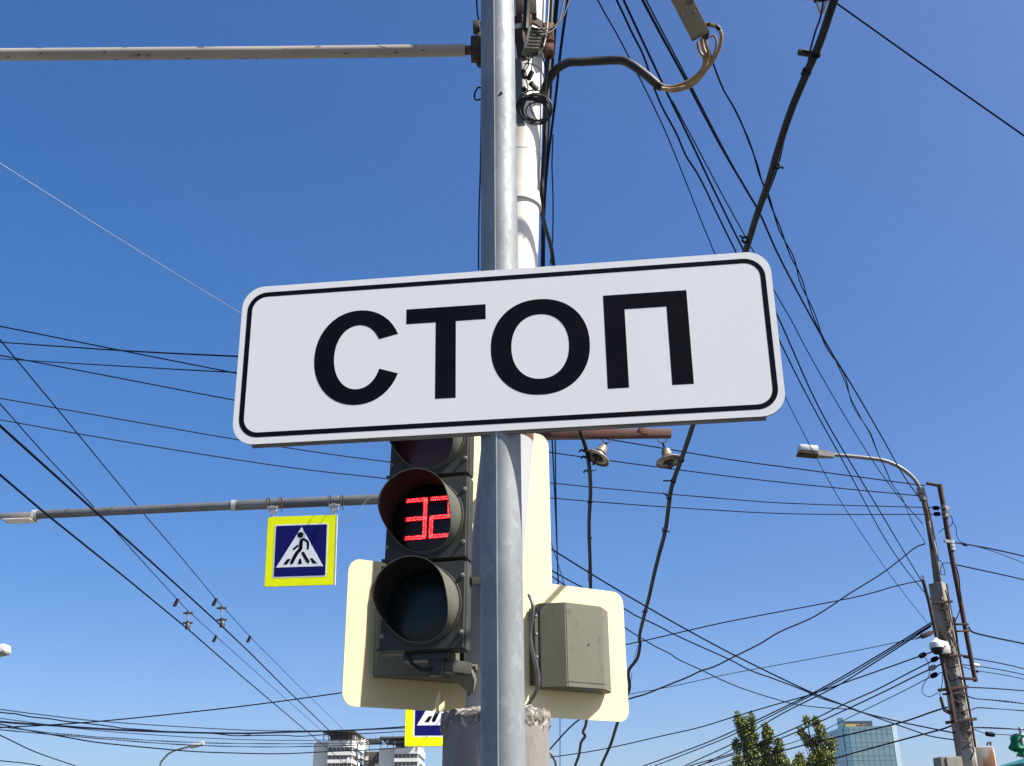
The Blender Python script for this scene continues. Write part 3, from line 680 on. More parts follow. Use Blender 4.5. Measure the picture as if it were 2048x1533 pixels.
b = MB(); b.prism(out, 0, .004); b.build('board', M_cream, t, world=False)
for sx in (1, -1):
    cx = sx * .395
    plan = [(-.192, -.004), (-.192, -.045), (-.10, -.122), (.10, -.122), (.192, -.045), (.192, -.004)]
    b = MB(); A = [b.bm.verts.new((cx + x, y, -.183)) for x, y in plan]; B = [b.bm.verts.new((cx + x, y, .192)) for x, y in plan]
    n = len(plan); b.bm.faces.new(A); b.bm.faces.new(list(reversed(B)))
    for i in range(n): b.bm.faces.new((A[i], A[(i + 1) % n], B[(i + 1) % n], B[i]))
    bmesh.ops.recalc_face_normals(b.bm, faces=b.bm.faces)
    bmesh.ops.bevel(b.bm, geom=list(b.bm.edges), offset=.004, segments=2, affect='EDGES')
    o = b.build('side_box', M_box, t, world=False, sharp=30)
    b = MB(); b.lathe([(0, -.004), (.004, -.003), (.006, .001)], (cx + .02, -.122, .012), (0, 1, 0), 10, close=False); b.build('screw', M_darkrust, o, world=False)
    b = MB(); b.box((cx, -.1226, -.158), (.199, .0012, .0025)); b.build('lid_seam', M_housing, o, world=False)
    b = MB(); b.box((cx - sx * .215, -.03, 0), (.018, .05, .34), bevel=.003); b.build('hinge_plate', M_housing, o, world=False)
    for z in (-.13, -.05, .05, .13):
        b = MB(); b.lathe([(0, -.005), (.005, -.004), (.006, 0)], (cx - sx * .215, -.055, z), (0, 1, 0), 8, close=False); b.build('screw', M_bolt, o, world=False)
for z in (.75, .25, -.12):
    a = BP + BM_R @ Vector((.02, -.002, z)); c = waxis(max(a.z, 2.15))
    b = MB(); b.bar(a, c + Vector((0, .05, 0)), .05, .04, bevel=.004); b.build('support_arm', M_housing, t)
b = MB(); b.tube([Vector(p) for p in crom([tuple(atd(*q)) for q in ((1058, 1190, 4.22), (1066, 1215, 4.18), (1060, 1265, 4.18), (1064, 1300, 4.18), (1075, 1345, 4.2), (1076, 1372, 4.2), (1066, 1395, 4.22), (1050, 1418, 4.3))], 6)], .0075, 8); b.build('conduit', M_greypipe, t)
b = MB(); b.box((-.07, -.11, -.08), (.03, .20, .30), bevel=.003); b.build('shade_plate', M_housing, t, world=False)  # unseen plate between board and tube, added to shade the lower board
# torn strip of tape under the light, lit by the sun
q = [atd(868, 1412, 4.05), atd(872, 1402, 4.05), atd(878, 1384, 4.05), atd(881, 1386, 4.05), atd(878, 1402, 4.05), atd(877, 1428, 4.05), atd(871, 1428, 4.05), atd(873, 1408, 4.05), atd(869, 1422, 4.05)]
b = MB(); A = [b.bm.verts.new(p) for p in q]; B = [b.bm.verts.new(p + Vector((.001, .002, 0))) for p in q]
b.bm.faces.new(A); b.bm.faces.new(list(reversed(B)))
for i in range(len(q)): b.bm.faces.new((A[i], B[i], B[(i + 1) % len(q)], A[(i + 1) % len(q)]))
tag(b.build('tape_scrap', M_cream), 'torn cream tape scrap sticking up at the stump rim', 'tape')

# ------------------------------------------------------------------ horizontal bracket arm at the top left
a0 = at(0, 111, 4.40); zarm = a0.z
t = thing('bracket_arm', 'weathered white pipe arm reaching left from the cream pole at the top', 'arm', (waxis(zarm).x, WY, zarm))
xr = at(930, 106, 4.40).x
b = MB(); b.tube([Vector((-4.2, 4.40, zarm + .012)), Vector((-2.6, 4.40, zarm + .004)), Vector((-1.2, 4.40, zarm - .004)), Vector((xr, 4.40, zarm - .004))], .0315, 32); b.build('pipe', M_pipe, t)
b = MB(); b.tube([Vector((xr - .001, 4.40, zarm - .004)), Vector((xr + .035, 4.40, zarm - .004))], .024, 20); b.build('rusty_stub', M_rust, t)
b = MB(); b.box((xr + .065, 4.40, zarm + .002), (.07, .07, .125), bevel=.006); b.box((xr + .15, 4.36, zarm), (.12, .04, .11), bevel=.005); b.build('flange', M_darkrust, t)
b = MB(); b.lathe([(0, -.034), (.012, -.032), (.018, -.02), (.018, -.008), (.009, -.004), (.009, .02)], (xr + .075, 4.40, zarm - .075), (0, 0, 1), 14, close=False); b.build('ball_bolt', M_darkrust, t)
b = MB(); b.box(atd(953, 55, 5.35), (.035, .05, .05), bevel=.004); b.box(atd(957, 75, 5.35), (.025, .04, .03), bevel=.003); tag(b.build('junction_clip', M_darkrust), 'small dark clip box left of the front post near the top', 'clip')

# ------------------------------------------------------------------ brown cross-arm and its two hanging insulators
XY = 5.4                                     # the arm stands off behind the pole on a bracket
c0 = at(1050, 872, XY); c1 = at(1342, 868, XY); zc = (c0.z + c1.z) / 2 + .003
t = thing('cross_arm', 'red-brown square cross-arm behind the plate, holding two insulators', 'cross-arm', (c0.x, XY, zc))
b = MB(); b.box(((c0.x + c1.x) / 2 - .03, XY, zc), (c1.x - c0.x + .06, .046, .045), bevel=.003); b.build('beam', M_brown, t)
b = MB(); b.bar(at(1276, 858, XY - .05), at(1298, 868, XY - .05), .014, .036, bevel=.002); b.build('lug', M_rust, t)
b = MB(); b.tube([Vector((waxis(zc).x + .03, WY + .09, zc)), Vector((c0.x + .02, XY, zc))], .009, 8); b.build('stand_off', M_brown, t)
b = MB(); b.lathe([(.11, -.02), (.114, -.02), (.114, .02), (.11, .02)], waxis(zc), (0, 0, 1), 32, close=False); b.build('pole_clamp', M_brown, t)
def insulator(label, hook, top, bot, dd):
    d = depth_of(at(hook[0], hook[1], XY)); h = atd(hook[0], hook[1], d); a = atd(top[0], top[1], d - .01); e = atd(bot[0], bot[1], d - dd)
    t = thing('insulator', label, 'insulator', e, group='insulators on the brown cross-arm')
    ax = (e - a).normalized(); L = (e - a).length
    b = MB(); b.lathe([(0, 0), (.023, .002), (.027, .014), (.027, .036), (.031, .041), (.027, .048), (.033, .062), (.030, .070), (.038, .08), (.069, L * .92), (.071, L), (.065, L + .003)], a, ax, 28, close=False); b.build('cap', M_glaze, t)
    b = MB(); b.lathe([(.065, L + .003), (.05, L - .012), (.038, L - .024), (.032, L - .006), (.02, L - .018), (.015, L + .02), (0, L + .02)], a, ax, 28, close=False); b.build('underside', M_dark_glaze, t)
    b = MB(); pts = []
    for k in range(15):
        th = math.pi * (.05 + .9 * k / 14); pts.append(h + Vector((.026 * math.cos(th), 0, -.027 * math.sin(th))))
    b.tube(pts, .004, 8); b.build('hook', M_galv2, t)
    b = MB(); b.tube([h + Vector((0, 0, -.025)), (h + Vector((0, 0, -.025))).lerp(a, .55), a], .006, 8); b.build('link', M_darkrust, t)
    b = MB(); b.bar(a + ax * L, a + ax * (L + .045), .012, .012); b.build('pin_clamp', M_darkrust, t)
    return t
insulator('tilted bell insulator hanging from the inner end of the brown cross-arm', (1213, 877), (1208, 893), (1194, 917), .05)
insulator('bell insulator hanging from the outer tip of the brown cross-arm', (1324, 877), (1331, 900), (1338, 924), .05)

# ------------------------------------------------------------------ thick feeder cables
def pxtube(pts, wpx=None, r=None, n=8, m=6, wob=0.0):
    """pts: (px, py, depth along the axis)"""
    P = [(x, y, 1.0 / d) for x, y, d in pts]
    C = crom(P, m); Q = [atd(x, y, 1.0 / k) for x, y, k in C]
    if r is None: r = wpx * (1.0 / C[len(C) // 2][2]) / FPX / 2
    b = MB(); b.tube(Q, r, n); return b, Q, r
def dlin(y, tab):
    for (y0, k0), (y1, k1) in zip(tab[:-1], tab[1:]):
        if y <= y1: return 1.0 / (k0 + (k1 - k0) * (y - y0) / (y1 - y0))
    return 1.0 / tab[-1][1]
tabF1 = [(-400, .26), (-120, .31), (0, .325), (500, .245), (965, .1735), (1275, .131), (1700, .096)]
F1 = [(1790, -420), (1735, -200), (1690, -50), (1668, 2), (1640, 85), (1612, 150), (1582, 222), (1556, 300), (1537, 365), (1514, 430), (1492, 500), (1455, 610), (1412, 760), (1386, 850), (1366, 910), (1346, 965), (1339, 1000), (1331, 1060), (1318, 1110), (1308, 1150), (1298, 1195), (1290, 1225), (1279, 1272), (1280, 1290), (1274, 1318), (1257, 1343), (1259, 1376), (1246, 1412), (1232, 1455), (1221, 1490), (1202, 1533), (1180, 1590), (1150, 1680)]
t = thing('feeder_cable', 'thick black feeder cable sweeping from the top right to the outer insulator', 'cable', atd(1339, 1000, 5.8))
b, Q, _ = pxtube([(x, y, dlin(y, tabF1)) for x, y in F1], r=.0118, n=12); b.build('cable', M_rubber, t)
rn = random.Random(5)
b, _, _ = pxtube([(x, y, dlin(y, tabF1) + .03) for x, y in ((1655, -60), (1643, 25), (1632, 60), (1622, 95), (1612, 140), (1577, 245), (1558, 325), (1543, 370), (1522, 420), (1512, 440))], r=.0028, n=6); b.build('messenger_wire', M_wire, t)
for pts in (((1327, 1060), (1322, 1085), (1316, 1112)), ((1276, 1290), (1270, 1312), (1262, 1338)), ((1264, 1345), (1261, 1368), (1257, 1392))):
    b, _, _ = pxtube([(x, y, dlin(y, tabF1)) for x, y in pts], r=.0018, n=5); b.build('messenger_wire', M_wire_grey, t)
for (x, y, ex, ey) in ((1632, 108, -18, -4), (1614, 143, -8, 4), (1552, 332, 10, 3), (1491, 480, -8, -6), (1363, 920, -10, -4), (1347, 962, -14, 0), (1338, 995, -8, -6), (1329, 1060, 7, 3), (1291, 1222, -5, 2)):
    d = dlin(y, tabF1); p = atd(x, y, d); q = atd(x - 6, y + 22, dlin(y + 22, tabF1))
    ax = (q - p).normalized(); b = MB(); b.lathe([(.0118, -.007), (.0152, -.005), (.0152, .005), (.0118, .007)], p, ax, 14, close=False)
    b.tube([p + (_R * ex / FPX - _U * ey / FPX) * d * .4, p + (_R * ex / FPX - _U * ey / FPX) * d * 1.5], .004, 6); b.build('cable_tie', M_wire_grey if y in (332, 143) else M_wire, t)
p = atd(1604, 106, dlin(106, tabF1) + .03); b = MB(); b.bar(p + Vector((-.012, 0, .004)), p + Vector((.022, 0, -.004)), .018, .016, bevel=.004); b.build('clamp_block', M_darkrust, t)
# shackle at the top edge
sp = atd(1640, -2, 3.2)
t = thing('shackle', 'grey steel shackle at the top edge beside the thick feeder cable', 'shackle', sp)
b = MB(); b.tube([Vector(p) for p in crom([tuple(atd(*q)) for q in ((1633, -30, 3.22), (1634, 2, 3.2), (1639, 22, 3.2), (1646, 24, 3.2), (1652, 8, 3.2), (1657, -20, 3.22))], 5)], .0043, 8); b.build('bow', M_galv2, t)
b = MB(); b.bar(atd(1628, 2, 3.2), atd(1664, -4, 3.2), .01, .01); b.build('pin', M_darkrust, t)
b = MB(); b.bar(atd(1600, -4, 3.2), atd(1640, -3, 3.2), .012, .006); b.build('strap', M_lampwhite, t)

F2 = [(1122, -220, 5.9), (1112, -80, 5.5), (1104, 0, 5.38), (1097, 150, 5.2), (1089, 300, 5.06), (1083, 400, 4.96), (1088, 445, 5.25), (1101, 490, 5.6), (1107, 530, 5.75), (1120, 650, 5.82), (1146, 790, 5.76), (1160, 860, 5.68), (1172, 898, 5.70), (1178, 930, 5.75), (1181, 980, 6.0), (1178, 1050, 6.3), (1180, 1120, 6.6), (1181, 1175, 6.85), (1179, 1240, 7.15), (1178, 1320, 7.5), (1174, 1400, 7.9), (1172, 1447, 8.2), (1166, 1464, 8.3), (1170, 1473, 8.35), (1162, 1486, 8.45), (1158, 1510, 8.65), (1150, 1533, 8.85), (1120, 1620, 9.6)]
t = thing('feeder_cable', 'thick black feeder cable running down past the inner insulator', 'cable', atd(1180, 980, 4.75))
b, Q, _ = pxtube(F2, r=.0108, n=12); b.build('cable', M_rubber, t)
b, _, _ = pxtube([(1180, 1120, 6.58), (1176, 1150, 6.7), (1180, 1175, 6.83)], r=.002, n=5); b.build('messenger_wire', M_wire_grey, t)
for (x, y, d) in ((1170, 902, 5.70), (1174, 915, 5.72), (1179, 943, 5.82), (1180, 1005, 6.1), (1179, 1077, 6.42)):
    p = atd(x, y, d); b = MB(); b.lathe([(.0108, -.006), (.0145, -.004), (.0145, .004), (.0108, .006)], p, (0, .2, -1), 12, close=False)
    if y < 1000: b.tube([p, atd(x - 8, y - 2, d - .02), atd(x - 12, y + 3, d - .02)], .005, 6); b.tube([p, atd(x + 14, y - 3, d - .02)], .0025, 6)
    b.build('cable_tie', M_wire, t)

# gooseneck sleeve with yellowed wires into the terminal bar
t = thing('gooseneck_cable', 'fat black sleeve arching from the cream pole, ending in yellowed wires', 'cable', atd(1085, 188, 5.1))
b, Q, _ = pxtube([(1083, 200, 5.16), (1087, 185, 5.14), (1095, 165, 5.12), (1110, 142, 5.1), (1135, 126, 5.1), (1165, 124, 5.1), (1200, 122, 5.1), (1240, 121, 5.08), (1262, 129, 5.06), (1290, 149, 5.04), (1316, 171, 5.02)], r=.0205, n=20); b.build('sleeve', M_rubber_dusty, t)
b, Q, _ = pxtube([(1309, 166, 5.03), (1317, 172, 5.02), (1324, 175, 5.02)], r=.0195, n=16); b.build('tape_wrap', M_rubber, t)
ends = [((1395, 85), -5, 5.00), ((1402, 78), 0, 4.98), ((1410, 76), 4, 4.97), ((1404, 80), 2, 5.02)]
for k, (e, off, d) in enumerate(ends):
    b, _, _ = pxtube([(1322, 174 + off * .5, 5.02), (1348, 178 + off, 5.02 - k * .006), (1382, 164 + off, 5.01), (1404, 141 + off * .6, 5.0), (1413 + off, 118, 5.0), (e[0] + 4, e[1] + 18, d), (e[0], e[1], d)], r=.0068, n=10); b.build('wire', M_yellowwire, t)
b, _, _ = pxtube([(1322, 177, 5.0), (1350, 182, 5.0), (1388, 168, 4.98), (1414, 138, 4.97), (1434, 108, 4.96), (1443, 78, 4.95), (1438, 58, 4.95), (1424, 51, 4.95), (1412, 49, 4.97)], r=.0085, n=10); b.build('wire', M_yellowwire, t)
b, _, _ = pxtube([(1440, 60, 4.95), (1432, 53, 4.95), (1415, 49, 4.96)], r=.0105, n=10); b.build('wire_sleeve', M_rubber, t)
b, _, _ = pxtube([(1420, 75, 4.96), (1428, 72, 4.96), (1433, 85, 4.96), (1428, 108, 4.97), (1418, 125, 4.98)], r=.005, n=8); b.build('wire', M_yellowwire, t)
t = thing('terminal_bar', 'rust-spotted grey terminal bar hanging in from the top edge', 'terminal bar', atd(1400, 72, 4.95))
u = (atd(1402, 74, 4.95) - atd(1362, -4, 4.95)); L = u.length; u.normalize()
mid = atd(1402, 74, 4.95) - u * .35; w = _F.cross(u).normalized(); nn = u.cross(w)
Mx = Matrix(((u.x, w.x, nn.x, mid.x), (u.y, w.y, nn.y, mid.y), (u.z, w.z, nn.z, mid.z), (0, 0, 0, 1)))
M_termbar = pm('rust_spotted_bar', (.19, .15, .10), (.09, .052, .03), 14, rough=.7, lo=.56, hi=.64, c3=(.05, .03, .02), s3=20, lo3=.62, hi3=.7)
b = MB(); b.box((0, 0, 0), (.70, .088, .02), Mx, bevel=.002); b.build('bar', M_termbar, t)
for (x, y) in ((1365, 33), (1388, 26)):
    b = MB(); b.lathe([(0, -.018), (.005, -.017), (.006, -.01), (.006, .01)], atd(x, y, 4.95), _F, 10, close=False); b.build('stud', M_wire_pale, t)
b = MB(); b.box(atd(1411, 70, 4.96), (.03, .03, .03), bevel=.004); b.build('end_clamp', M_darkrust, t)
# thick cable coil on the pole
t = thing('cable_coil', 'coil of thin black cable tied to the cream pole near the top', 'cable coil', atd(1072, 250, 4.93))
rn = random.Random(21)
for k in range(9):
    c = (1072 + rn.uniform(-4, 4), 216 + rn.uniform(-7, 7)); R_ = rn.uniform(22, 38); sq = rn.uniform(.8, 1.0); ph = rn.uniform(0, 6.28); dz = rn.uniform(-.025, .025); tl = rn.uniform(-.03, .03)
    pts = [atd(c[0] + R_ * math.cos(2 * math.pi * q / 40 + ph), c[1] + R_ * sq * math.sin(2 * math.pi * q / 40 + ph), 4.90 + dz + tl * math.cos(2 * math.pi * q / 40)) for q in range(41)]
    b = MB(); b.tube(pts, rn.choice((.0024, .0030, .0034)), 7); b.build('turn', M_rubber_dusty if k % 3 == 0 else M_rubber, t)
for pts in (((1064, 165), (1066, 185), (1064, 195), (1048, 192), (1050, 190), (1066, 196), (1070, 210)), ((1059, 206), (1064, 225), (1074, 240))):
    b, _, _ = pxtube([(x, y, 4.90) for x, y in pts], r=.0026, n=7); b.build('tail', M_rubber, t)
b = MB(); b.tube([Vector(p) for p in crom([tuple(atd(*q)) for q in ((1032, 215, 4.9), (1045, 200, 4.88), (1065, 198, 4.87), (1085, 204, 4.88), (1092, 215, 4.95))], 5)], .010, 8); b.build('tie_strap', M_rubber, t)
# loops of loose black wire round the top of the cream pole
loops = [('loose black wire looping off the pole clamp to the right', ((1062, 55, 5.0), (1075, 58, 4.98), (1095, 58, 5.05), (1112, 50, 5.15), (1128, 30, 5.3), (1142, -10, 5.5))),
         ('thin black wire dipping under the rusty block on the cream pole', ((1064, 66, 5.0), (1080, 70, 4.97), (1098, 66, 5.05), (1112, 54, 5.15), (1122, 30, 5.3), (1130, -10, 5.5))),
         ('grey wire hanging in a hook below the tension clamp', ((1098, 0, 5.2), (1094, 60, 5.1), (1088, 90, 5.0), (1080, 105, 4.98), (1068, 113, 4.97), (1060, 110, 4.97))),
         ('black wire curving down the right side of the cream pole', ((1068, 72, 5.0), (1082, 84, 4.98), (1092, 110, 5.0), (1094, 150, 5.02), (1090, 190, 5.0))),
         ('thin wire draped across the cream pole above the coil', ((1048, 128, 4.98), (1060, 128, 4.95), (1075, 134, 4.95), (1084, 145, 5.0), (1090, 165, 5.04))),
         ('second thin wire draped across the cream pole above the coil', ((1066, 105, 4.97), (1078, 108, 4.96), (1088, 122, 5.0), (1092, 150, 5.03)))]
for k, (lb, pts) in enumerate(loops):
    b, _, _ = pxtube(pts, r=.0042 if k < 3 else .0026, n=8); tag(b.build('loose_wire', M_greypipe if k == 2 else M_rubber), lb, 'wire', 'loose wires round the cream pole')
b, _, _ = pxtube([(966, 178, 5.1), (956, 176, 5.1), (949, 190, 5.1), (952, 200, 5.1), (966, 198, 5.1)], r=.004, n=8)
tag(b.build('loose_wire', M_wire), 'small black wire loop peeking out left of the front post', 'wire', 'loose wires round the cream pole')

# ------------------------------------------------------------------ lamp pole behind, its arm, lamp and two crossing signs
LY = 13.8
pb = at(985, 1500, LY); ptop = at(985, 992, LY)
t = thing('lamp_pole', 'grey lamp pole hidden behind the front post, its long arm reaching left', 'lamp post', (pb.x, LY, 0))
b = MB(); b.tube([Vector((pb.x, LY, 0)), Vector((pb.x, LY, 3)), Vector((ptop.x, LY, ptop.z + .06))], [.09, .08, .07], 24); b.build('pole', M_greypipe, t)
al = at(70, 1030, LY); am = at(468, 1011.5, LY); ar = at(755, 999, LY)
b = MB(); b.tube([al, am], .058, 20); b.build('arm', M_greypipe, t)
b = MB(); b.tube([am + Vector((-.02, 0, 0)), ar, Vector((ptop.x, LY, ptop.z))], .068, 20); b.build('arm_sleeve', M_greypipe, t)
b = MB(); b.lathe([(.066, -.03), (.075, -.028), (.075, .028), (.066, .03)], am, (am - al), 20, close=False); b.build('collar', M_galv2, t)
b = MB(); b.lathe([(.057, -.03), (.066, -.028), (.066, .028), (.057, .03)], al, (am - al), 20, close=False); b.build('collar', M_galv2, t)
hd = at(40, 1036, LY)
t = thing('street_lamp', 'flat grey street lamp head at the left end of the long arm', 'lamp', hd)
b = MB(); b.box(at(40, 1037, LY) , (.42, .26, .075), rotm(0), bevel=.012) if False else b.bar(at(8, 1037.5, LY), at(70, 1035, LY), .26, .075, bevel=.012); b.build('lamp_body', M_lampgrey, t)
b = MB(); b.bar(at(12, 1043, LY - .02), at(66, 1041, LY - .02), .22, .012); b.build('lens_panel', M_bframe, t)
b = MB(); b.tube([at(50, 1030, LY), al + Vector((.05, 0, 0))], .035, 14); b.build('spigot', M_lampwhite, t)
b = MB(); b.bar(at(71, 1036, LY), at(77, 1038, LY), .03, .03); b.build('latch', M_bolt, t)

def ped_sign(label, M, hang):
    t = thing('crossing_sign', label, 'sign', M.translation, M.to_3x3().to_4x4(), 'yellow-bordered pedestrian crossing signs')
    b = MB(); b.box((0, .012, 0), (.90, .02, .90), bevel=.004); b.build('tray', M_galv2, t, world=False)
    b = MB(); b.prism(rrect(.445, .445, .02, 4), -.0012, .004); b.build('yellow_field', M_yellow, t, world=False)
    b = MB(); b.prism(rrect(.348, .341, .02, 4), -.0026, -.0010); b.build('white_border', M_signwhite, t, world=False)
    b = MB(); b.prism(rrect(.331, .325, .012, 4), -.0040, -.0024); b.build('blue_field', M_blue, t, world=False)
    b = MB(); b.prism(mmx([(3, 302), (-306, -208), (302, -208)]), -.0054, -.0038); b.build('triangle', M_signwhite, t, world=False)
    b = MB()
    def stroke(pts, w):
        w /= 1000
        pts = crom(mmx(pts), 6) if len(pts) > 2 else mmx(pts)
        Lf, Rt = [], []
        for i in range(len(pts)):
            p = Vector(pts[i]); a = Vector(pts[max(i - 1, 0)]); c = Vector(pts[min(i + 1, len(pts) - 1)]); d = (c - a).normalized(); nrm = Vector((-d.y, d.x))
            Lf.append(p + nrm * w / 2); Rt.append(p - nrm * w / 2)
        def cap(c, d):
            return [c + Vector((math.cos(th), math.sin(th))) * w / 2 for th in [math.atan2(d.y, d.x) + math.pi / 2 - math.pi * k / 8 for k in range(1, 8)]]
        dE = (Vector(pts[-1]) - Vector(pts[-2])).normalized(); dS = (Vector(pts[0]) - Vector(pts[1])).normalized()
        poly = Lf + cap(Vector(pts[-1]), dE) + list(reversed(Rt)) + cap(Vector(pts[0]), dS)
        b.prism([tuple(p) for p in poly], -.0068, -.0052)
    stroke([(6, 118), (2, 60), (-2, 18), (-50, -40), (-106, -150)], 46)
    stroke([(10, 135), (40, 140), (91, 101), (95, 22)], 30)
    stroke([(-38, 60), (-86, 20)], 28)
    stroke([(34, -36), (104, -148)], 40)
    b.prism([(-.011 + .038 * math.cos(2 * math.pi * k / 24), .199 + .038 * math.sin(2 * math.pi * k / 24)) for k in range(24)], -.0068, -.0052)
    for poly in ([(-166, -104), (-121, -103), (-165, -174), (-219, -174)], [(-12, -106), (14, -106), (27, -174), (-28, -174)], [(125, -103), (158, -104), (226, -173), (166, -173)]): b.prism(mmx(poly), -.0066, -.005)
    b.build('pedestrian', M_black, t, world=False)
    if hang:
        for x in (-.39, .42):
            b = MB(); b.box((x, .012, .49), (.03, .01, .10)); b.build('strap', M_galv2, t, world=False)
            b = MB(); b.lathe([(0, -.02), (.055, -.02), (.055, .02), (0, .02)], (x - .005, .012, .545), (0, 1, 0), 16); b.box((x - .005, .012, .575), (.13, .05, .02)); b.build('bracket', M_galv2, t, world=False)
            for s_ in (-.07, .09):
                pts = [Vector((x + s_, .012 + .075 * math.cos(a), .628 + .075 * math.sin(a))) for a in [math.pi * (k / 14) for k in range(15)]]
                b = MB(); b.tube([pts[0] + Vector((0, 0, -.10))] + pts + [pts[-1] + Vector((0, 0, -.10))], .007, 6); b.build('u_bolt', M_darkrust, t, world=False)
        b = MB(); b.box((.455, .012, -.0), (.012, .03, .90)); b.build('edge_strip', M_lampwhite, t, world=False)
    return t
ped_sign('yellow and blue pedestrian crossing sign hanging from the long lamp arm', Matrix.Translation((-2.7188, 13.5019, 5.1274)) @ rotm(-4.478, 4.909), True)
p2 = at(885.5, 1415, 13.55)
M2 = Matrix.Translation(p2) @ rotm(3.0, 0)
s2 = ped_sign('lower pedestrian crossing sign half hidden by the concrete stump', M2, False)
b = MB(); b.bar(p2 + Vector((.1, .05, .2)), Vector((pb.x, LY, p2.z + .2)), .03, .04); b.bar(p2 + Vector((.1, .05, -.2)), Vector((pb.x, LY, p2.z - .2)), .03, .04); b.build('mounting_arm', M_galv2, s2)
b, _, _ = pxtube([(742, 995, 13.9), (730, 1004, 13.7), (720, 1022, 13.5), (700, 1040, 13.3), (678, 1047, 13.2)], r=.0035, n=6)
tag(b.build('loose_wire', M_greypipe), 'thin grey wire drooping from the long arm to the hanging crossing sign', 'wire')

# ------------------------------------------------------------------ other lamps
def curved_lamp(label, Y, head, curve, pole_px, group=None, hw_=.12, lamp_len=None, white=True, r=.04):
    pts = [at(x, y, Y) for x, y in curve]; base = at(pole_px, 1533, Y); base = Vector((base.x, Y, 0))
    t = thing('street_lamp', label, 'lamp', base, group=group)
    b = MB(); Q = crom([tuple(base), tuple(Vector((base.x, Y, pts[0].z * .7)))] + [tuple(p) for p in pts], 8); b.tube([Vector(q) for q in Q], r, 10); b.build('pole', M_greypipe, t)
    a, c = at(*head[0], Y), at(*head[1], Y)
    b = MB(); b.bar(a, c, hw_ * 2.2, hw_, bevel=hw_ * .2); b.build('lamp_head', M_lampwhite, t)
    b = MB(); b.bar(a + Vector((0, 0, -hw_ * .55)), c + Vector((0, 0, -hw_ * .55)), hw_ * 1.8, hw_ * .25); b.build('lens_panel', M_lampgrey, t)
    return t
curved_lamp('small far street lamp with a curved arm at the bottom left', 60, ((382, 1492.5), (408, 1486.5)), ((320, 1533), (326, 1520), (336, 1509), (348, 1502), (362, 1498), (384, 1492)), 318, hw_=.17, r=.05)
curved_lamp('white tip of a street lamp entering at the left edge', 14, ((-45, 1311), (16, 1297)), ((-330, 1500), (-260, 1380), (-180, 1340), (-90, 1320), (-40, 1309)), -340, hw_=.10)
curved_lamp('pale curved lamp arm rising right of the concrete stump', 40, ((1052, 1490), (1080, 1495)), ((1112, 1533), (1108, 1518), (1100, 1506), (1092, 1500), (1080, 1496)), 1114, hw_=.12, r=.05)

# ------------------------------------------------------------------ the cluttered concrete pole on the right
RY = 19.0
def R_(x, y, dy=0.0): return at(x, y, RY + dy)
rb = R_(1933, 1500); rdir = (R_(1877, 1170) - rb)
foot = rb - rdir * (rb.z / rdir.z)
t = thing('utility_pole', 'cluttered concrete utility pole with camera, cabinets and lamp arm on the right', 'pole', foot); RP = t
b = MB(); rings = []
for p, r_ in ((foot, .20), (R_(1933, 1500), .185), (R_(1919, 1420), .178), (R_(1905, 1340), .172), (R_(1883, 1210), .162)):
    rings.append([b.bm.verts.new(p + Vector((math.cos(rad(a)), math.sin(rad(a)), 0)) * r_) for a in (-84 + 9, -84 - 9, -174 + 9, -174 - 9, 96 + 9, 96 - 9, 6 + 9, 6 - 9)])
for A, B in zip(rings[:-1], rings[1:]):
    for k in range(8): b.bm.faces.new((A[k], A[(k + 1) % 8], B[(k + 1) % 8], B[k]))
b.bm.faces.new(rings[-1]); b.build('concrete_shaft', M_pconc, t, sharp=30)
b = MB(); b.bar(R_(1884, 1222), R_(1876, 1168), .25, .25, up=Vector((.72, .70, 0)), bevel=.02); b.build('shaft_head', M_pconc, t)
b = MB(); b.tube([R_(1878, 1180), R_(1866, 1090), R_(1855, 1030), R_(1843, 981)], [.075, .065, .055, .050], 14); b.build('steel_extension', M_rustgrey, t)
b = MB(); b.tube([R_(1884, 1178, -.1), R_(1870, 1095, -.08), R_(1857, 1043, -.08)], [.03, .028, .025], 8); b.build('cover_strip', M_pconc, t)
for (x, y, r) in ((1842, 983, .075), (1846, 996, .07)):
    b = MB(); b.lathe([(0, -.06), (r, -.055), (r, .055), (0, .06)], R_(x, y), rdir, 14); b.build('clamp', M_lampgrey, t)
# lamp arm and head
b = MB(); Q = crom([tuple(R_(*p)) for p in ((1846, 1000), (1840, 978), (1828, 958), (1810, 942), (1790, 930), (1765, 921), (1730, 916), (1690, 912), (1664, 910))], 6); b.tube([Vector(q) for q in Q], .036, 12); la = b.build('lamp_arm', M_lampgrey, t)
lt = thing('street_lamp', 'white street lamp head at the tip of the curved arm on the right', 'lamp', R_(1630, 905))
b = MB(); b.bar(R_(1596, 898), R_(1634, 902), .26, .125, bevel=.03); b.build('lamp_shell', M_lampwhite, lt)
b = MB(); A = [R_(1633, 897, -.1), R_(1633, 910, -.1), R_(1669, 914, -.05), R_(1669, 905, -.05)]; B = [p + Vector((0, .2, 0)) for p in A[:2]] + [p + Vector((0, .1, 0)) for p in A[2:]]
A = [b.bm.verts.new(p) for p in A]; B = [b.bm.verts.new(p) for p in B]; b.bm.faces.new(A); b.bm.faces.new(list(reversed(B)))
for i in range(4): b.bm.faces.new((A[i], B[i], B[(i + 1) % 4], A[(i + 1) % 4]))
b.build('gear_case', M_lampgrey, lt)
b = MB(); b.bar(R_(1595, 908), R_(1634, 912), .24, .05, bevel=.012); b.build('diffuser', M_darkrust, lt)
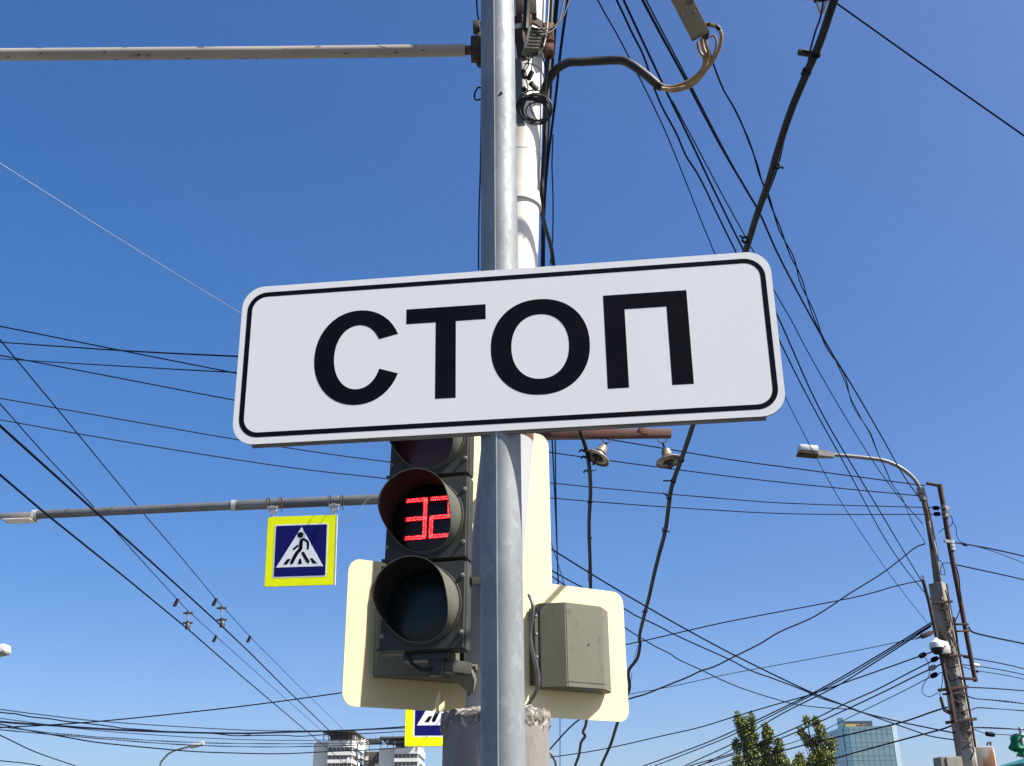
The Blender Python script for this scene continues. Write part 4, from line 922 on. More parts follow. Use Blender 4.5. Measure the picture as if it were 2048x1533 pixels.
# rusty pipe mast with its elbow
mt = thing('pipe_mast', 'tall rusty pipe mast with a bent top clamped beside the cluttered pole', 'mast', R_(1951, 1364, -.1))
b = MB(); b.tube([R_(1853, 967, -.1), R_(1876, 971, -.1)], .03, 10); b.build('top_elbow', M_mast, mt)
b = MB(); b.tube([R_(1879, 970, -.1), R_(1886, 1008, -.1), R_(1894, 1060, -.1), R_(1901, 1100, -.1), R_(1920, 1200, -.1), R_(1934, 1275, -.1), R_(1951, 1364, -.1)], [.048, .044, .046, .046, .042, .040, .038], 12); b.build('pipe', M_mast, mt)
for (x, y) in ((1888, 1015), (1890, 1026), (1891, 1034), (1902, 1085), (1903, 1092), (1904, 1099)):
    b = MB(); b.lathe([(.045, -.03), (.06, -.025), (.06, .025), (.045, .03)], R_(x, y, -.1), rdir, 12, close=False); b.build('wire_wrap', M_lampgrey if y < 1050 else M_galv2, mt)
for (x0, y0, x1, y1) in ((1888, 1082, 1902, 1084), (1891, 1018, 1898, 1016), (1891, 1031, 1901, 1030)):
    b = MB(); b.bar(R_(x0, y0, -.2), R_(x1, y1, -.2), .05, .05); b.build('lug', M_galv2, mt)
b, _, _ = pxtube([(1912, 1132, 18.2), (1918, 1155, 18.2), (1920, 1180, 18.2), (1921, 1215, 18.2), (1911, 1243, 18.2)], wpx=2, n=5); b.build('cable', M_wire, mt)
# thin mast on the left
b = MB(); b.tube([R_(1846, 1160, -.2), R_(1858, 1205, -.2), R_(1873, 1275, -.2)], .032, 8); b.build('side_mast', M_darkrust, t)
b = MB(); b.tube([R_(1845 + 2.6 * math.cos(a * .52), 1155 + 2.6 * math.sin(a * .52) * 1.2, -.2) for a in range(13)], .008, 6); b.build('mast_eye', M_darkrust, t)
# bands, straps and cross bars
for (x0, y0, x1, y1, h) in ((1866, 1207, 1905, 1203, .045), (1887, 1313, 1925, 1311, .045), (1876, 1381, 1937, 1374, .05), (1885, 1389, 1934, 1386, .035), (1891, 1446, 1953, 1438, .05), (1912, 1249, 1937, 1249, .035), (1912, 1263, 1940, 1262, .028), (1920, 1357, 1955, 1359, .045)):
    b = MB(); b.bar(R_(x0, y0, -.19), R_(x1, y1, -.19), .03, h, bevel=.004); b.build('cross_bar', M_darkrust if h > .03 else M_brown, t)
b = MB(); b.tube([R_(1877, 1288, -.17), R_(1890, 1350, -.19), R_(1903, 1400, -.2), R_(1910, 1446, -.2)], .034, 8); b.build('cable_duct', M_darkrust, t)
b = MB(); b.bar(R_(1901, 1390, -.25), R_(1911, 1446, -.25), .02, .03); b.build('duct_strip', M_brown, t)
b = MB(); b.tube([R_(1908, 1235, -.12), R_(1915, 1290, -.14), R_(1930, 1370, -.16), R_(1944, 1450, -.17), R_(1951, 1495, -.18)], .02, 8); b.build('down_conduit', M_darkrust, t)
b = MB(); b.bar(R_(1881, 1394, -.2), R_(1888, 1420, -.2), .07, .035, bevel=.01); b.bar(R_(1888, 1420, -.2), R_(1902, 1427, -.2), .06, .05); b.build('insulator_arm', M_darkrust, t)
rn = random.Random(9)
wig = [((1889, 1270), (1897, 1290), (1905, 1300)), ((1900, 1240), (1896, 1262), (1904, 1280), (1912, 1295)), ((1886, 1330), (1900, 1336), (1918, 1332)), ((1908, 1400), (1920, 1405), (1935, 1398)), ((1890, 1180), (1896, 1200), (1899, 1225), (1905, 1250)), ((1905, 1420), (1918, 1426), (1936, 1420)), ((1918, 1480), (1932, 1484), (1947, 1478)), ((1925, 1500), (1935, 1492), (1948, 1502), (1940, 1520)), ((1895, 1350), (1902, 1362), (1914, 1358)), ((1920, 1455), (1926, 1470), (1936, 1476), (1944, 1466))]
for k, w_ in enumerate(wig):
    b, _, _ = pxtube([(x, y, depth_of(R_(x, y, -.2))) for x, y in w_], r=.009, n=6); b.build('wire_tangle', M_wire if k % 3 else M_rust, t)
for (x, y, r) in ((1931, 1452, 8), (1933, 1449, 7)):
    b = MB(); b.tube([R_(x + r * math.cos(a * .42), y + r * 1.1 * math.sin(a * .42), -.24) for a in range(16)], .011, 6); b.build('wire_coil', M_rubber, t)
for k in range(16):
    x, y = 1884 + k * 3.6 + rn.uniform(-3, 3), 1200 + k * 18 + rn.uniform(-8, 8)
    b = MB(); b.box(R_(x, y, -.18), (rn.uniform(.03, .09), .05, rn.uniform(.02, .05)), bevel=.005); b.build('clip', M_darkrust if k % 4 else M_lampgrey, t)
# small wire loops beside the mast
for lb, pts in (('thin wire loop right of the bent rusty mast top', ((1893, 1022), (1903, 1034), (1905, 1045), (1900, 1053), (1890, 1056), (1880, 1063), (1878, 1066))),
                ('slack wire from the rusty mast joining the right-hand cable', ((1904, 1044), (1912, 1056), (1914, 1072), (1920, 1083), (1932, 1088))),
                ('hooked blue-black wire below the mast brackets', ((1874, 1119), (1884, 1126), (1890, 1148), (1888, 1150), (1881, 1147), (1884, 1130), (1893, 1126), (1903, 1128))),
                ('drooping jumper wire left of the concrete pole', ((1845, 1312), (1856, 1325), (1858, 1350), (1846, 1372), (1845, 1386), (1858, 1394), (1876, 1386))),
                ('jumper wire hanging beside the round conduit', ((1886, 1340), (1884, 1370), (1880, 1386), (1881, 1398)))):
    b, _, _ = pxtube([(x, y, depth_of(R_(x, y, -.3))) for x, y in pts], wpx=1.5, n=5); tag(b.build('jumper_wire', M_wire), lb, 'wire', 'jumper wires on the right pole')
# surveillance camera
ct_ = thing('dome_camera', 'white dome surveillance camera on the cluttered concrete pole', 'camera', R_(1876, 1310, -.35))
b = MB(); b.bar(R_(1893, 1290, -.18), R_(1870, 1284, -.42), .10, .09, bevel=.02); b.build('mount_arm', M_lampwhite, ct_)
c = R_(1873, 1292, -.42)
b = MB(); b.lathe([(0, .13), (.03, .13), (.05, .10), (.11, .05), (.118, .0), (.118, -.035), (.105, -.04)], c, (0, 0, 1), 20); b.build('housing', M_lampwhite, ct_)
b = MB(); b.lathe([(.104, -.03), (.104, -.06), (.085, -.11), (.05, -.14), (0, -.15)], c, (0, 0, 1), 20, close=False); b.build('dome', M_rubber, ct_)
b = MB(); b.box(R_(1890, 1300, -.22), (.16, .10, .14), bevel=.012); b.build('junction_box', M_lampwhite, ct_)
# cabinets
cab = thing('meter_cabinet', 'rusty orange-streaked cabinet fixed to the right of the concrete pole', 'cabinet', R_(1974, 1533, -.05))
pt = R_(1951, 1494, -.15); pr = R_(1993, 1492, -.15)
b = MB(); b.box(((pt.x + pr.x) / 2, RY + .05, pt.z - .45), (pr.x - pt.x - .02, .42, .9), Matrix.Translation(Vector(((pt.x + pr.x) / 2, RY, 0))) @ Matrix.Rotation(rad(-24), 4, 'Z') @ Matrix.Translation(-Vector(((pt.x + pr.x) / 2, RY, 0))), bevel=.012); b.build('box', M_boxrust, cab)
b = MB(); b.bar(R_(1974, 1492, 0), R_(1975, 1487, 0), .02, .02); b.bar(R_(1981, 1492, 0), R_(1981, 1486, 0), .02, .02); b.bar(R_(1974, 1487, 0), R_(1982, 1485, 0), .03, .025); b.build('lifting_eye', M_darkrust, cab)
cab = thing('meter_cabinet', 'mossy grey cabinet at the bottom left of the concrete pole', 'cabinet', R_(1900, 1533, -.1))
pt = R_(1879, 1514, -.25); pr = R_(1922, 1511, -.25)
b = MB(); b.box(((pt.x + pr.x) / 2, RY - .1, pt.z - .4), (pr.x - pt.x, .35, .8), bevel=.012); b.build('box', M_boxgrey, cab)
b = MB(); b.box((pt.x + .09, RY - .283, pt.z - .4), (.012, .012, .78)); b.build('door_edge', M_darkrust, cab)

# ------------------------------------------------------------------ green cloth banner on a pale post, teal canopy edge (right border)
gp = at(2052, 1520, 21)
gpt = thing('banner_post', 'pale thin post at the right border carrying a green cloth', 'post', (gp.x, 21, 0))
b = MB(); b.tube([Vector((gp.x, 21, 0)), Vector((gp.x, 21, at(2052, 1455, 21).z))], .035, 10); b.build('tube', M_lampwhite, gpt)
g_ = MB(); nu, nv = 14, 18; grid = []
L0, L1 = at(2019, 1475, 21), at(2027, 1517, 21); Q0, Q1 = at(2050, 1470, 21), at(2052, 1514, 21)
for i in range(nu + 1):
    rowv = []
    for j in range(nv + 1):
        u, v = i / nu, j / nv
        p = (L0.lerp(L1, v)).lerp(Q0.lerp(Q1, v), u)
        p += Vector((.03 * math.sin(9 * v + 3 * u) * (1 - u), .10 * math.sin(6.0 * u + 2.2 * math.sin(5 * v)) * (.5 + v * .5), .05 * math.sin(4 * u) * math.cos(7 * v)))
        rowv.append(g_.bm.verts.new(p))
    grid.append(rowv)
for i in range(nu):
    for j in range(nv):
        f = g_.bm.faces.new((grid[i][j], grid[i + 1][j], grid[i + 1][j + 1], grid[i][j + 1])); f.smooth = True
bmesh.ops.solidify(g_.bm, geom=list(g_.bm.faces), thickness=.006)
tag(g_.build('banner', M_green, sharp=60), 'crumpled green cloth banner at the right border', 'banner')
ca = at(2014, 1535, 22); cb = at(2060, 1521, 22)
cn = thing('canopy', 'teal sloping canopy edge in the bottom right corner', 'canopy', (cb.x, 22, 0))
b = MB(); b.bar(ca, cb + (cb - ca) * 2, 1.5, .06); b.build('roof_sheet', M_teal, cn)
b = MB(); b.bar(ca + Vector((.06, 0, -.12)), cb + (cb - ca) * 2 + Vector((0, 0, -.12)), 1.4, .14); b.build('fascia', M_teal, cn)
for dx in (.5, 2.4):
    b = MB(); b.tube([Vector((ca.x + dx, 22.4, 0)), Vector((ca.x + dx, 22.4, ca.z + .1))], .04, 8); b.build('post', M_teal, cn)

# ------------------------------------------------------------------ overhead wires
GR = {}
def wire(label, pts, d0, d1, w, mat=None, group='overhead wires', sag=False, m=5, twist=None, name='overhead_wire', mode='Y'):
    """pts in picture pixels; d0/d1 street depth at the two ends (straight run between them)"""
    mat = mat or M_wire
    a = depth_of(at(*pts[0], d0)); c = depth_of(at(*pts[-1], d1))
    C = crom(pts, m) if len(pts) > 2 else [(pts[0][0] + (pts[1][0] - pts[0][0]) * k / 6, pts[0][1] + (pts[1][1] - pts[0][1]) * k / 6) for k in range(7)]
    S = [0]
    for p, q in zip(C[:-1], C[1:]): S.append(S[-1] + math.hypot(q[0] - p[0], q[1] - p[1]))
    D = [1 / (1 / a + (1 / c - 1 / a) * s / S[-1]) for s in S]
    Q = [atd(x, y, d) for (x, y), d in zip(C, D)]
    dm = D[len(D) // 2]; r = w * (.86 if w > 2.6 else .95) * (.78 if 'from the cream pole to the right' in group else 1) * dm / FPX / 2
    b = MB()
    if twist:                                    # strands wound round each other
        amp, per, seed = twist; rn = random.Random(seed); N = max(24, int(S[-1] / per * 10)); ph = 0.0
        strands = [[], []]
        for k in range(N + 1):
            s = S[-1] * k / N
            i = max(j for j in range(len(S)) if S[j] <= s + 1e-6); i = min(i, len(S) - 2); f = (s - S[i]) / max(1e-6, S[i + 1] - S[i])
            p = Q[i].lerp(Q[i + 1], f); d = D[i] + (D[i + 1] - D[i]) * f
            tx, ty = C[i + 1][0] - C[i][0], C[i + 1][1] - C[i][1]; L = math.hypot(tx, ty) or 1
            nx, ny = -ty / L, tx / L
            ph += 2 * math.pi / 10 * rn.uniform(.6, 1.4); A_ = amp * (.55 + .45 * math.sin(s / per * .9 + seed))
            for q, sg in ((0, 1), (1, -1)):
                o_ = sg * A_ * math.sin(ph); dz = sg * A_ * math.cos(ph)
                strands[q].append(p + (_R * nx - _U * ny) * (o_ * d / FPX) + _F * (dz * d / FPX))
        for st in strands: b.tube(st, r * .75, 5)
    else: b.tube(Q, r, 6)
    return tag(b.build(name, mat), label, 'wire', group)
# from the cream pole's top to the cluttered right pole
g1 = 'wires from the cream pole to the right pole'
wire('thin wire leftmost of those running to the right pole', [(1108, -170), (1195, 0), (1245, 90), (1330, 262), (1425, 497), (1500, 655), (1572, 798), (1632, 915), (1690, 1017), (1780, 1150), (1855, 1247)], 4.3, 19, 3.2, group=g1)
wire('wavy black wire second from the left running to the right pole', [(1120, -230), (1233, 0), (1262, 62), (1287, 112), (1308, 175), (1325, 216), (1352, 266), (1372, 312), (1400, 357), (1440, 440), (1472, 505), (1520, 602), (1562, 688), (1600, 765), (1640, 840), (1690, 930), (1735, 1015), (1770, 1078), (1812, 1140), (1862, 1200)], 4.3, 19, 5.5, group=g1)
wire('thick straight black wire between the wavy wire and its thin partner', [(1128, -260), (1247, 0), (1292, 97), (1335, 188), (1380, 280), (1425, 375), (1485, 497), (1556, 634), (1640, 820), (1755, 1015), (1856, 1185)], 4.3, 19, 6.5, group=g1)
wire('thin partner wire peeling off to the right above the plate', [(1345, 203), (1390, 287), (1437, 376), (1505, 500), (1545, 576), (1582, 640), (1620, 712), (1700, 850), (1775, 965), (1845, 1048)], 9, 19, 3.4, group=g1)
wire('heavy twin cable running straight to the bent lamp arm', [(1160, -250), (1285, 0), (1375, 167), (1440, 290), (1492, 379), (1520, 428), (1560, 517), (1640, 667), (1700, 765), (1760, 868), (1806, 950), (1842, 1000)], 4.4, 19, 6.5, group=g1)
wire('second strand of the heavy twin cable near the top', [(1166, -250), (1292, 0), (1380, 168), (1443, 290), (1478, 353)], 4.45, 8.6, 4.5, group=g1)
wire('loose twisted pair winding down to the right pole from the terminal bar', [(1405, 78), (1414, 90), (1428, 132), (1447, 180), (1462, 205), (1480, 240), (1500, 288), (1513, 326), (1522, 358), (1535, 388), (1549, 430), (1566, 474), (1590, 527), (1604, 568), (1620, 610), (1640, 662), (1652, 690), (1668, 716), (1690, 758), (1702, 800), (1722, 838), (1740, 866), (1756, 908), (1772, 940), (1782, 965), (1806, 1000), (1822, 1040), (1850, 1085)], 4.6, 19, 5.0, group=g1, twist=(2.6, 130, 4))
# cables hugging the right side of the cream pole and running away behind it
g2 = 'cables running away beside the cream pole'
wire('black cable just right of the cream pole, nearest to it', [(1104, -120), (1101, 0), (1092, 140), (1087, 290), (1085, 420), (1085, 540), (1098, 760), (1110, 1000), (1117, 1175)], 4.4, 14, 5, group=g2)
wire('thick black cable pair leaning against the cream pole bracket', [(1120, -60), (1112, 20), (1106, 100), (1100, 180), (1093, 300), (1088, 400), (1084, 535)], 4.4, 7, 9, group=g2)
wire('black cable slanting in from the top beside the cream pole', [(1142, -40), (1134, 10), (1122, 95), (1112, 190), (1102, 270), (1095, 330), (1089, 420), (1088, 535)], 4.5, 7, 6, group=g2)
wire('wavy thin wire hanging straight down right of the cream pole', [(1106, 270), (1104, 330), (1106, 400), (1105, 486), (1100, 530)], 6, 7, 3, group=g2)
wire('dark wire running down the left side of the front post', [(953, -30), (954, 15), (958, 45), (963, 60), (963, 200), (961, 330), (958, 430), (957, 540)], 4.6, 5.4, 4.0, group=g2)
wire('thin wire dropping vertically below the cross-arm', [(1107, 780), (1110, 862), (1112, 1000), (1116, 1170), (1119, 1300), (1120, 1440), (1120, 1540)], 12, 30, 2.4, M_wire_grey, group=g2)
wire('thin slanting wire crossing the vertical one beside the cream board', [(1085, 1010), (1101, 1080), (1116, 1128), (1135, 1190)], 14, 20, 2.0, M_wire_grey, group=g2)
# cross wires over the street, left side to the right pole
g3 = 'cross wires over the street'
wire('upper long cross wire from the left border to the mast elbow', [(-160, 622), (0, 653), (250, 703), (478, 748), (850, 822), (1222, 880), (1450, 918), (1565, 934), (1760, 960), (1850, 972)], 15, 19, 2.9, group=g3)
wire('second long cross wire passing behind the plate to the lamp arm', [(-160, 680), (0, 711), (240, 757), (465, 800), (780, 856), (1098, 905), (1450, 952), (1640, 973), (1838, 992)], 15, 19, 2.7, group=g3)
wire('third long cross wire, passing left of the hooded lamp', [(-160, 770), (0, 797), (240, 839), (470, 879), (640, 906), (775, 924), (1098, 966), (1450, 998), (1600, 1008), (1880, 1016)], 16, 19, 2.3, M_wire_grey, group=g3)
wire('fourth long cross wire, lowest above the long lamp arm', [(-160, 810), (0, 840), (250, 884), (500, 924), (640, 943), (775, 958), (1098, 996), (1450, 1022), (1640, 1029), (1884, 1029)], 16, 19, 2.3, M_wire_grey, group=g3)
wire('thick flat wire reaching the left edge of the plate', [(-160, 675), (0, 685), (250, 702), (470, 713), (760, 725), (1012, 730)], 9, 4.25, 3.8, group='wires from the cream pole to the left')
wire('thinner flat wire just below the thick one left of the plate', [(-160, 706), (0, 718), (230, 732), (468, 745), (760, 755), (1012, 760)], 9, 4.25, 2.9, group='wires from the cream pole to the left')
wire('bright bare wire slanting down to the plate from the left border', [(-160, 226), (0, 327), (230, 473), (478, 625), (640, 722), (800, 818)], 6, 11, 1.5, M_wire_pale, group='wires from the cream pole to the left')
wire('single dark wire crossing the top right corner', [(1600, -45), (1676, 9), (1860, 140), (2048, 272), (2250, 415)], 9, 10, 4.6, group='wires in the right sky')
# trolley wires with their carriers
g4 = 'trolley wires on the left'
def plane_pts(pts, A, B):                        # points of a carrier in the upright plane through the contact wire A-B
    n_ = (B - A).cross(Vector((0, 0, 1))).normalized()
    out = []
    for x, y in pts:
        d = ray(x, y); out.append(EYE + d * ((A - EYE).dot(n_) / d.dot(n_)))
    return out
def trolley(label, pts3, w, mat=M_wire):
    dm = depth_of(pts3[len(pts3) // 2]); b = MB(); b.tube(pts3, w * .66 * dm / FPX / 2, 6); return tag(b.build('trolley_wire', mat), label, 'wire', g4)
cA = [onz(x, y, 5.4) for x, y in ((-60, 800), (0, 852), (50, 897), (180, 1014), (300, 1122), (446, 1255), (500, 1306), (575, 1381), (660, 1463), (706, 1508))]
cB = [onz(x, y, 5.4) for x, y in ((-60, 901), (0, 950), (94, 1030), (240, 1147), (375, 1258), (480, 1350), (597, 1449), (658, 1500), (688, 1527))]
trolley('right contact wire of the trolley pair, thick and dark', cA, 4.4); trolley('left contact wire of the trolley pair, thick and dark', cB, 4.2)
pA = plane_pts([(-40, 632), (0, 680), (120, 825), (276, 1015), (360, 1112), (432, 1199), (443, 1211), (500, 1274), (590, 1365), (677, 1450), (716, 1490)], cA[1], cA[-1])
pB = plane_pts([(-40, 763), (0, 808), (83, 902), (188, 1015), (300, 1140), (355, 1200), (376, 1222), (432, 1273), (540, 1370), (630, 1450), (668, 1486)], cB[1], cB[-1])
trolley('thin carrier wire above the right contact wire', pA, 2.2, M_wire); trolley('thin carrier wire above the left contact wire', pB, 2.2, M_wire)
def hanger(label, top, bot):
    t = thing('wire_hanger', label, 'hanger', bot, group='trolley wire hangers')
    b = MB(); b.tube([top, bot], .013, 8); b.build('rod', M_greypipe, t)
    L = (top - bot).length
    for z_, r_ in ((.86, .028), (.30, .03)):
        c = bot.lerp(top, z_); b = MB(); b.bar(c + Vector((-.09, 0, 0)), c + Vector((.09, 0, 0)), .03, .03); b.lathe([(0, -.05), (r_, -.03), (r_, .03), (0, .05)], c, (0, 0, 1), 8); b.build('clamp', M_darkrust, t)
    b = MB(); b.lathe([(.045, -.02), (.05, .03), (.035, .08), (.015, .11)], bot, (0, 0, 1), 10); b.build('insulator', M_dark_glaze, t)
hanger('drop hanger on the right trolley wire', pA[6], onz(444, 1253, 5.4)); hanger('drop hanger on the left trolley wire', pB[6], onz(375, 1257, 5.4))
for lb, c in (('dark clamp on the right carrier wire, above its hanger', pA[5]), ('dark clamp on the right carrier wire, below its hanger', pA[7]), ('dark clamp on the left carrier wire, above its hanger', pB[5]), ('dark clamp on the left carrier wire, below its hanger', pB[7])):
    b = MB(); b.bar(c + Vector((.01, 0, .02)), c + Vector((-.045, .02, -.10)), .04, .055, bevel=.008); b.lathe([(0, -.03), (.03, -.025), (.03, .025), (0, .03)], c + Vector((-.045, .02, -.09)), (1, 0, 0), 8); tag(b.build('wire_clamp', M_darkrust), lb, 'clamp', 'clamps on the trolley carriers')
# bundle at the lower left
g5 = 'bundle of wires at the lower left'
wire('highest thin wire of the lower left bundle', [(-140, 1398), (0, 1419), (100, 1432), (190, 1442), (330, 1452), (500, 1461), (640, 1462), (760, 1459), (900, 1452)], 24, 40, 2.0, M_wire_grey, g5)
wire('wavy wire merging into the thick one of the lower left bundle', [(-140, 1405), (0, 1425), (30, 1428), (60, 1434), (100, 1438), (130, 1443), (170, 1447), (220, 1453), (245, 1457), (290, 1460), (340, 1464), (420, 1467), (470, 1472), (500, 1470)], 24, 34, 2.6, M_wire, g5)
wire('thickest dark wire of the lower left bundle', [(-140, 1430), (0, 1444), (100, 1451), (250, 1461), (400, 1466), (500, 1467), (560, 1465), (700, 1461), (810, 1454), (950, 1443)], 24, 40, 4.0, M_wire, g5)
wire('faint grey wire fourth in the lower left bundle', [(-140, 1418), (0, 1437), (180, 1460), (350, 1473), (500, 1480), (640, 1481), (780, 1477), (950, 1468)], 26, 42, 1.6, M_wire_grey, g5)
wire('sagging wire that drops lowest in the lower left bundle', [(-140, 1425), (0, 1449), (50, 1460), (100, 1469), (150, 1478), (200, 1486), (300, 1496), (380, 1503), (450, 1506), (560, 1508), (650, 1504), (760, 1499), (870, 1489), (960, 1478)], 24, 40, 2.5, M_wire, g5)
wire('dashed-looking twisted wire of the lower left bundle', [(-140, 1436), (0, 1454), (120, 1468), (250, 1478), (400, 1486), (560, 1488), (700, 1487), (840, 1483), (960, 1477)], 24, 40, 1.8, M_wire_grey, g5, twist=(.7, 14, 2))
wire('lower twisted wire of the lower left bundle', [(-140, 1444), (0, 1460), (180, 1476), (350, 1489), (500, 1494), (640, 1493), (780, 1488), (880, 1483), (960, 1477)], 24, 40, 1.8, M_wire, g5, twist=(.6, 12, 8))
wire('slack wire behind the white towers, under the thick one', [(480, 1472), (560, 1471), (600, 1473), (650, 1470), (720, 1468), (810, 1463), (930, 1455)], 30, 40, 2.0, M_wire, g5)
wire('long wire rising from the lower left behind the cream board to the right mast', [(-160, 1470), (0, 1456), (90, 1451), (200, 1443), (350, 1428), (500, 1411), (683, 1386), (970, 1343), (1250, 1290), (1450, 1245), (1700, 1197), (1790, 1173), (1845, 1161)], 17, 18.8, 2.8, M_wire, g3)
wire('wire cutting the bottom left corner steeply', [(-80, 1437), (0, 1471), (70, 1504), (158, 1535), (230, 1562)], 18, 26, 2.4, M_wire, g5)
wire('short wire at the very bottom left corner', [(-80, 1515), (0, 1522), (50, 1527), (90, 1534), (150, 1545)], 18, 24, 2.2, M_wire, g5)
# between the lamp pole and the right pole
g6 = 'wires between the lamp pole and the right pole'
wire('dark straight wire from behind the cream board to the right pole', [(985, 1027), (1100, 1097), (1200, 1159), (1293, 1214), (1381, 1264), (1473, 1313), (1611, 1380), (1688, 1411), (1720, 1424), (1790, 1442), (1886, 1462), (1920, 1468)], 13.8, 19, 3.4, M_wire, g6)
wire('kinked wire running just below the dark straight one', [(985, 1076), (1102, 1141), (1162, 1174), (1250, 1219), (1270, 1231), (1310, 1249), (1350, 1270), (1400, 1293), (1460, 1320), (1500, 1341), (1550, 1359), (1605, 1380), (1640, 1396), (1690, 1412), (1740, 1431), (1820, 1459), (1862, 1473), (1915, 1481)], 13.8, 19, 3.0, M_wire, g6)
wire('slack wire third below the dark straight one', [(985, 1075), (1102, 1152), (1180, 1206), (1250, 1256), (1275, 1272), (1310, 1293), (1340, 1308), (1358, 1320), (1410, 1344), (1440, 1359), (1492, 1380), (1570, 1404), (1610, 1412), (1660, 1417), (1710, 1419)], 13.8, 22, 2.4, M_wire, g6)
wire('thick wavy cable climbing from the cream board to the right pole', [(1040, 1562), (1088, 1512), (1150, 1446), (1200, 1420), (1256, 1399), (1290, 1389), (1325, 1375), (1375, 1355), (1400, 1343), (1430, 1333), (1470, 1313), (1520, 1288), (1560, 1264), (1620, 1238), (1660, 1214), (1700, 1187), (1760, 1150), (1800, 1120), (1830, 1096), (1850, 1088)], 16, 19, 3.6, M_wire, g6)
wire('faint thin wire rising shallowly to the dark rod insulator', [(1180, 1405), (1258, 1389), (1340, 1374), (1450, 1350), (1580, 1326), (1700, 1304), (1790, 1286), (1832, 1278)], 22, 19, 1.5, M_wire_grey, g6)
b = MB(); b.bar(R_(1832, 1278, -.2), R_(1846, 1272, -.2), .03, .03); b.bar(R_(1842, 1274, -.2), R_(1862, 1266, -.2), .085, .085, bevel=.02); b.bar(R_(1862, 1266, -.2), R_(1872, 1262, -.2), .05, .05); tag(b.build('rod_insulator', M_darkrust), 'dark rod insulator left of the dome camera', 'insulator')
g7 = 'wires fanning into the right pole from below'
wire('topmost of the wires fanning in over the poplars', [(1040, 1525), (1088, 1517), (1200, 1500), (1330, 1471), (1400, 1455), (1475, 1432), (1560, 1407), (1620, 1390), (1700, 1362), (1780, 1334), (1845, 1311), (1868, 1303)], 30, 19, 2.4, M_wire, g7)
wire('upper strand of the bundle rising to the thin left mast', [(1280, 1535), (1400, 1491), (1475, 1459), (1580, 1409), (1640, 1379), (1700, 1345), (1780, 1297), (1862, 1246)], 30, 18.8, 3.0, M_wire, g7)
wire('lower strand of the bundle rising to the thin left mast', [(1290, 1540), (1400, 1497), (1470, 1468), (1590, 1408), (1645, 1380), (1702, 1349), (1782, 1300), (1864, 1249)], 30, 18.8, 2.4, M_wire, g7)
wire('separate wire right below the rising bundle', [(1320, 1556), (1400, 1518), (1480, 1480), (1560, 1430), (1660, 1380), (1700, 1357), (1780, 1306), (1862, 1253)], 30, 18.8, 2.6, M_wire, g7)
wire('wire over the forked poplar ending in a black bead insulator', [(1340, 1545), (1400, 1526), (1462, 1508), (1560, 1470), (1640, 1433), (1690, 1408), (1753, 1380), (1820, 1345), (1872, 1319), (1892, 1312)], 30, 19, 2.8, M_wire, g7)
wire('wire below it with a pale bead insulator', [(1340, 1551), (1400, 1531), (1560, 1478), (1700, 1416), (1776, 1380), (1830, 1353), (1882, 1329)], 30, 19, 2.6, M_wire, g7)
wire('thin wire third over the forked poplar', [(1400, 1540), (1480, 1515), (1610, 1477), (1720, 1425), (1812, 1380), (1860, 1355), (1892, 1342)], 30, 19, 1.7, M_wire_grey, g7)
wire('wire crossing the glass tower top to the lower cross bars', [(1380, 1555), (1455, 1533), (1610, 1490), (1700, 1469), (1800, 1446), (1865, 1424), (1895, 1415)], 30, 19, 3.2, M_wire, g7)
wire('lowest wire crossing the glass tower front', [(1560, 1545), (1640, 1525), (1680, 1514), (1790, 1484), (1880, 1460), (1900, 1453), (1912, 1450)], 28, 19, 3.4, M_wire, g7)
wire('wire crossing under the poplar tops towards the left', [(1350, 1548), (1402, 1531), (1465, 1499), (1520, 1468)], 40, 44, 2.0, M_wire, g7)
for lb, x, y, c in (('black bead insulator on the topmost fanning wire', 1845, 1311, M_wire), ('black bead insulator nearest the dome camera', 1869, 1319, M_wire), ('pale bead insulator below the black ones', 1865, 1336, M_lampgrey), ('small black bead insulator lowest in the row', 1868, 1351, M_wire)):
    p = R_(x, y, -.1); b = MB(); b.lathe([(0, -.07), (.035, -.06), (.045, 0), (.035, .06), (0, .07)], p, R_(x + 10, y - 5, -.1) - p, 10); tag(b.build('bead_insulator', c), lb, 'insulator', 'bead insulators left of the right pole')
for lb, x, y in (('bead insulator on the third cross wire by the mast', 1872, 1016.5), ('bead insulator on the fourth cross wire by the mast', 1874, 1028.5)):
    p = R_(x, y); b = MB(); b.lathe([(0, -.06), (.035, -.05), (.042, 0), (.035, .05), (0, .06)], p, (1, 0, 0), 10); tag(b.build('bead_insulator', M_wire), lb, 'insulator', 'bead insulators left of the right pole')
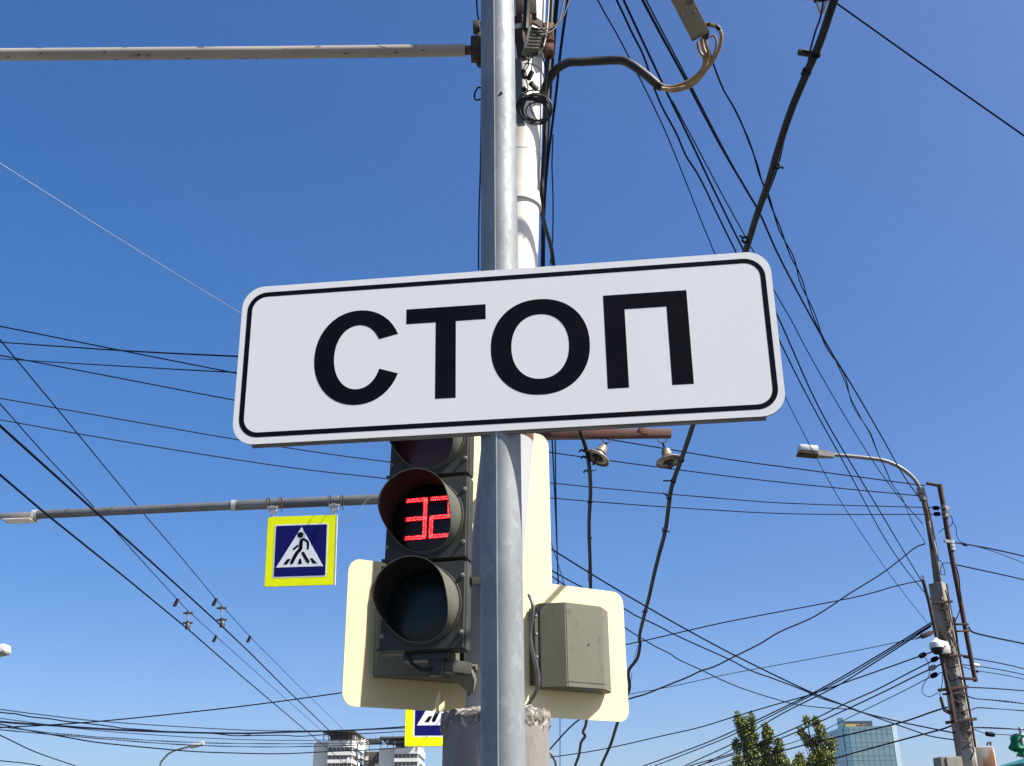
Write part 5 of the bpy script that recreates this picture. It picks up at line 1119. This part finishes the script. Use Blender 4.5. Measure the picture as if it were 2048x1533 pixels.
# from the right pole to the right border
g8 = 'wires leaving to the right border'
wire('twin cable leaving right from the rusty mast, topmost', [(1903, 1085), (1925, 1088), (1960, 1094), (2000, 1102), (2048, 1113), (2150, 1140)], 18.9, 22, 3.4, M_wire, g8)
wire('slack thin companion below the topmost right cable', [(1910, 1086), (1955, 1094), (2000, 1108), (2048, 1127), (2150, 1172)], 18.9, 22, 1.6, M_wire_grey, g8)
wire('single cable leaving right below the mast brackets', [(1903, 1128), (1940, 1136), (2000, 1149), (2048, 1160), (2150, 1186)], 18.9, 22, 3.0, M_wire, g8)
wire('rope-gripped thick cable leaving right from the pole bracket', [(1938, 1255), (1946, 1265), (1990, 1276), (2048, 1288), (2150, 1312)], 18.9, 22, 4.0, M_wire, g8)
wire('upper of three thin wires leaving right past the mast foot', [(1925, 1313), (1945, 1317), (2000, 1327), (2048, 1338), (2150, 1366)], 18.9, 22, 2.2, M_wire, g8)
wire('middle of three thin wires leaving right past the mast foot', [(1925, 1330), (1955, 1333), (2000, 1340), (2048, 1350), (2150, 1376)], 18.9, 22, 2.0, M_wire, g8)
wire('lowest of three thin wires leaving right past the mast foot', [(1925, 1334), (1955, 1342), (2000, 1349), (2048, 1359), (2150, 1384)], 18.9, 22, 1.8, M_wire_grey, g8)
wire('straight wire leaving right from the dark side bar', [(1930, 1375), (1980, 1377), (2048, 1382), (2150, 1390)], 18.9, 22, 2.4, M_wire, g8)
wire('thick twisted cable leaving right at mid pole', [(1936, 1393), (1952, 1398), (1990, 1401), (2048, 1408), (2150, 1424)], 18.9, 22, 3.0, M_wire, g8, twist=(.8, 14, 3))
wire('thin twisted wire leaving right below the thick twisted one', [(1941, 1421), (1955, 1416), (1990, 1418), (2048, 1422), (2150, 1430)], 18.9, 22, 2.2, M_wire, g8, twist=(.6, 12, 6))
wire('thick cable leaving right above the rusty cabinet', [(1944, 1456), (1975, 1456), (2048, 1460), (2150, 1468)], 18.9, 22, 3.6, M_wire, g8, twist=(.7, 14, 5))
wire('thin wire with a bead leaving right to the green banner', [(1944, 1457), (1958, 1463), (1975, 1468), (2010, 1470), (2048, 1472)], 18.9, 21, 1.8, M_wire_grey, g8)
for lb, x, y, m_, l in (('white bead insulator right of the rusty mast foot', 1951, 1331, M_lampwhite, .06), ('black bead insulator right of the rusty mast foot', 1952, 1343, M_wire, .04), ('black bead insulator left of the mast foot bracket', 1933, 1314, M_wire, .05), ('dark bead insulator above the rusty cabinet', 1980, 1469, M_wire, .07), ('small dark splice on the topmost right cable', 1930, 1090, M_wire, .04)):
    p = R_(x, y, .05); b = MB(); b.lathe([(0, -l * 1.2), (l * .55, -l), (l * .6, 0), (l * .55, l), (0, l * 1.2)], p, (1, .3, -.1), 10); tag(b.build('bead_insulator', m_), lb, 'insulator', 'bead insulators right of the right pole')
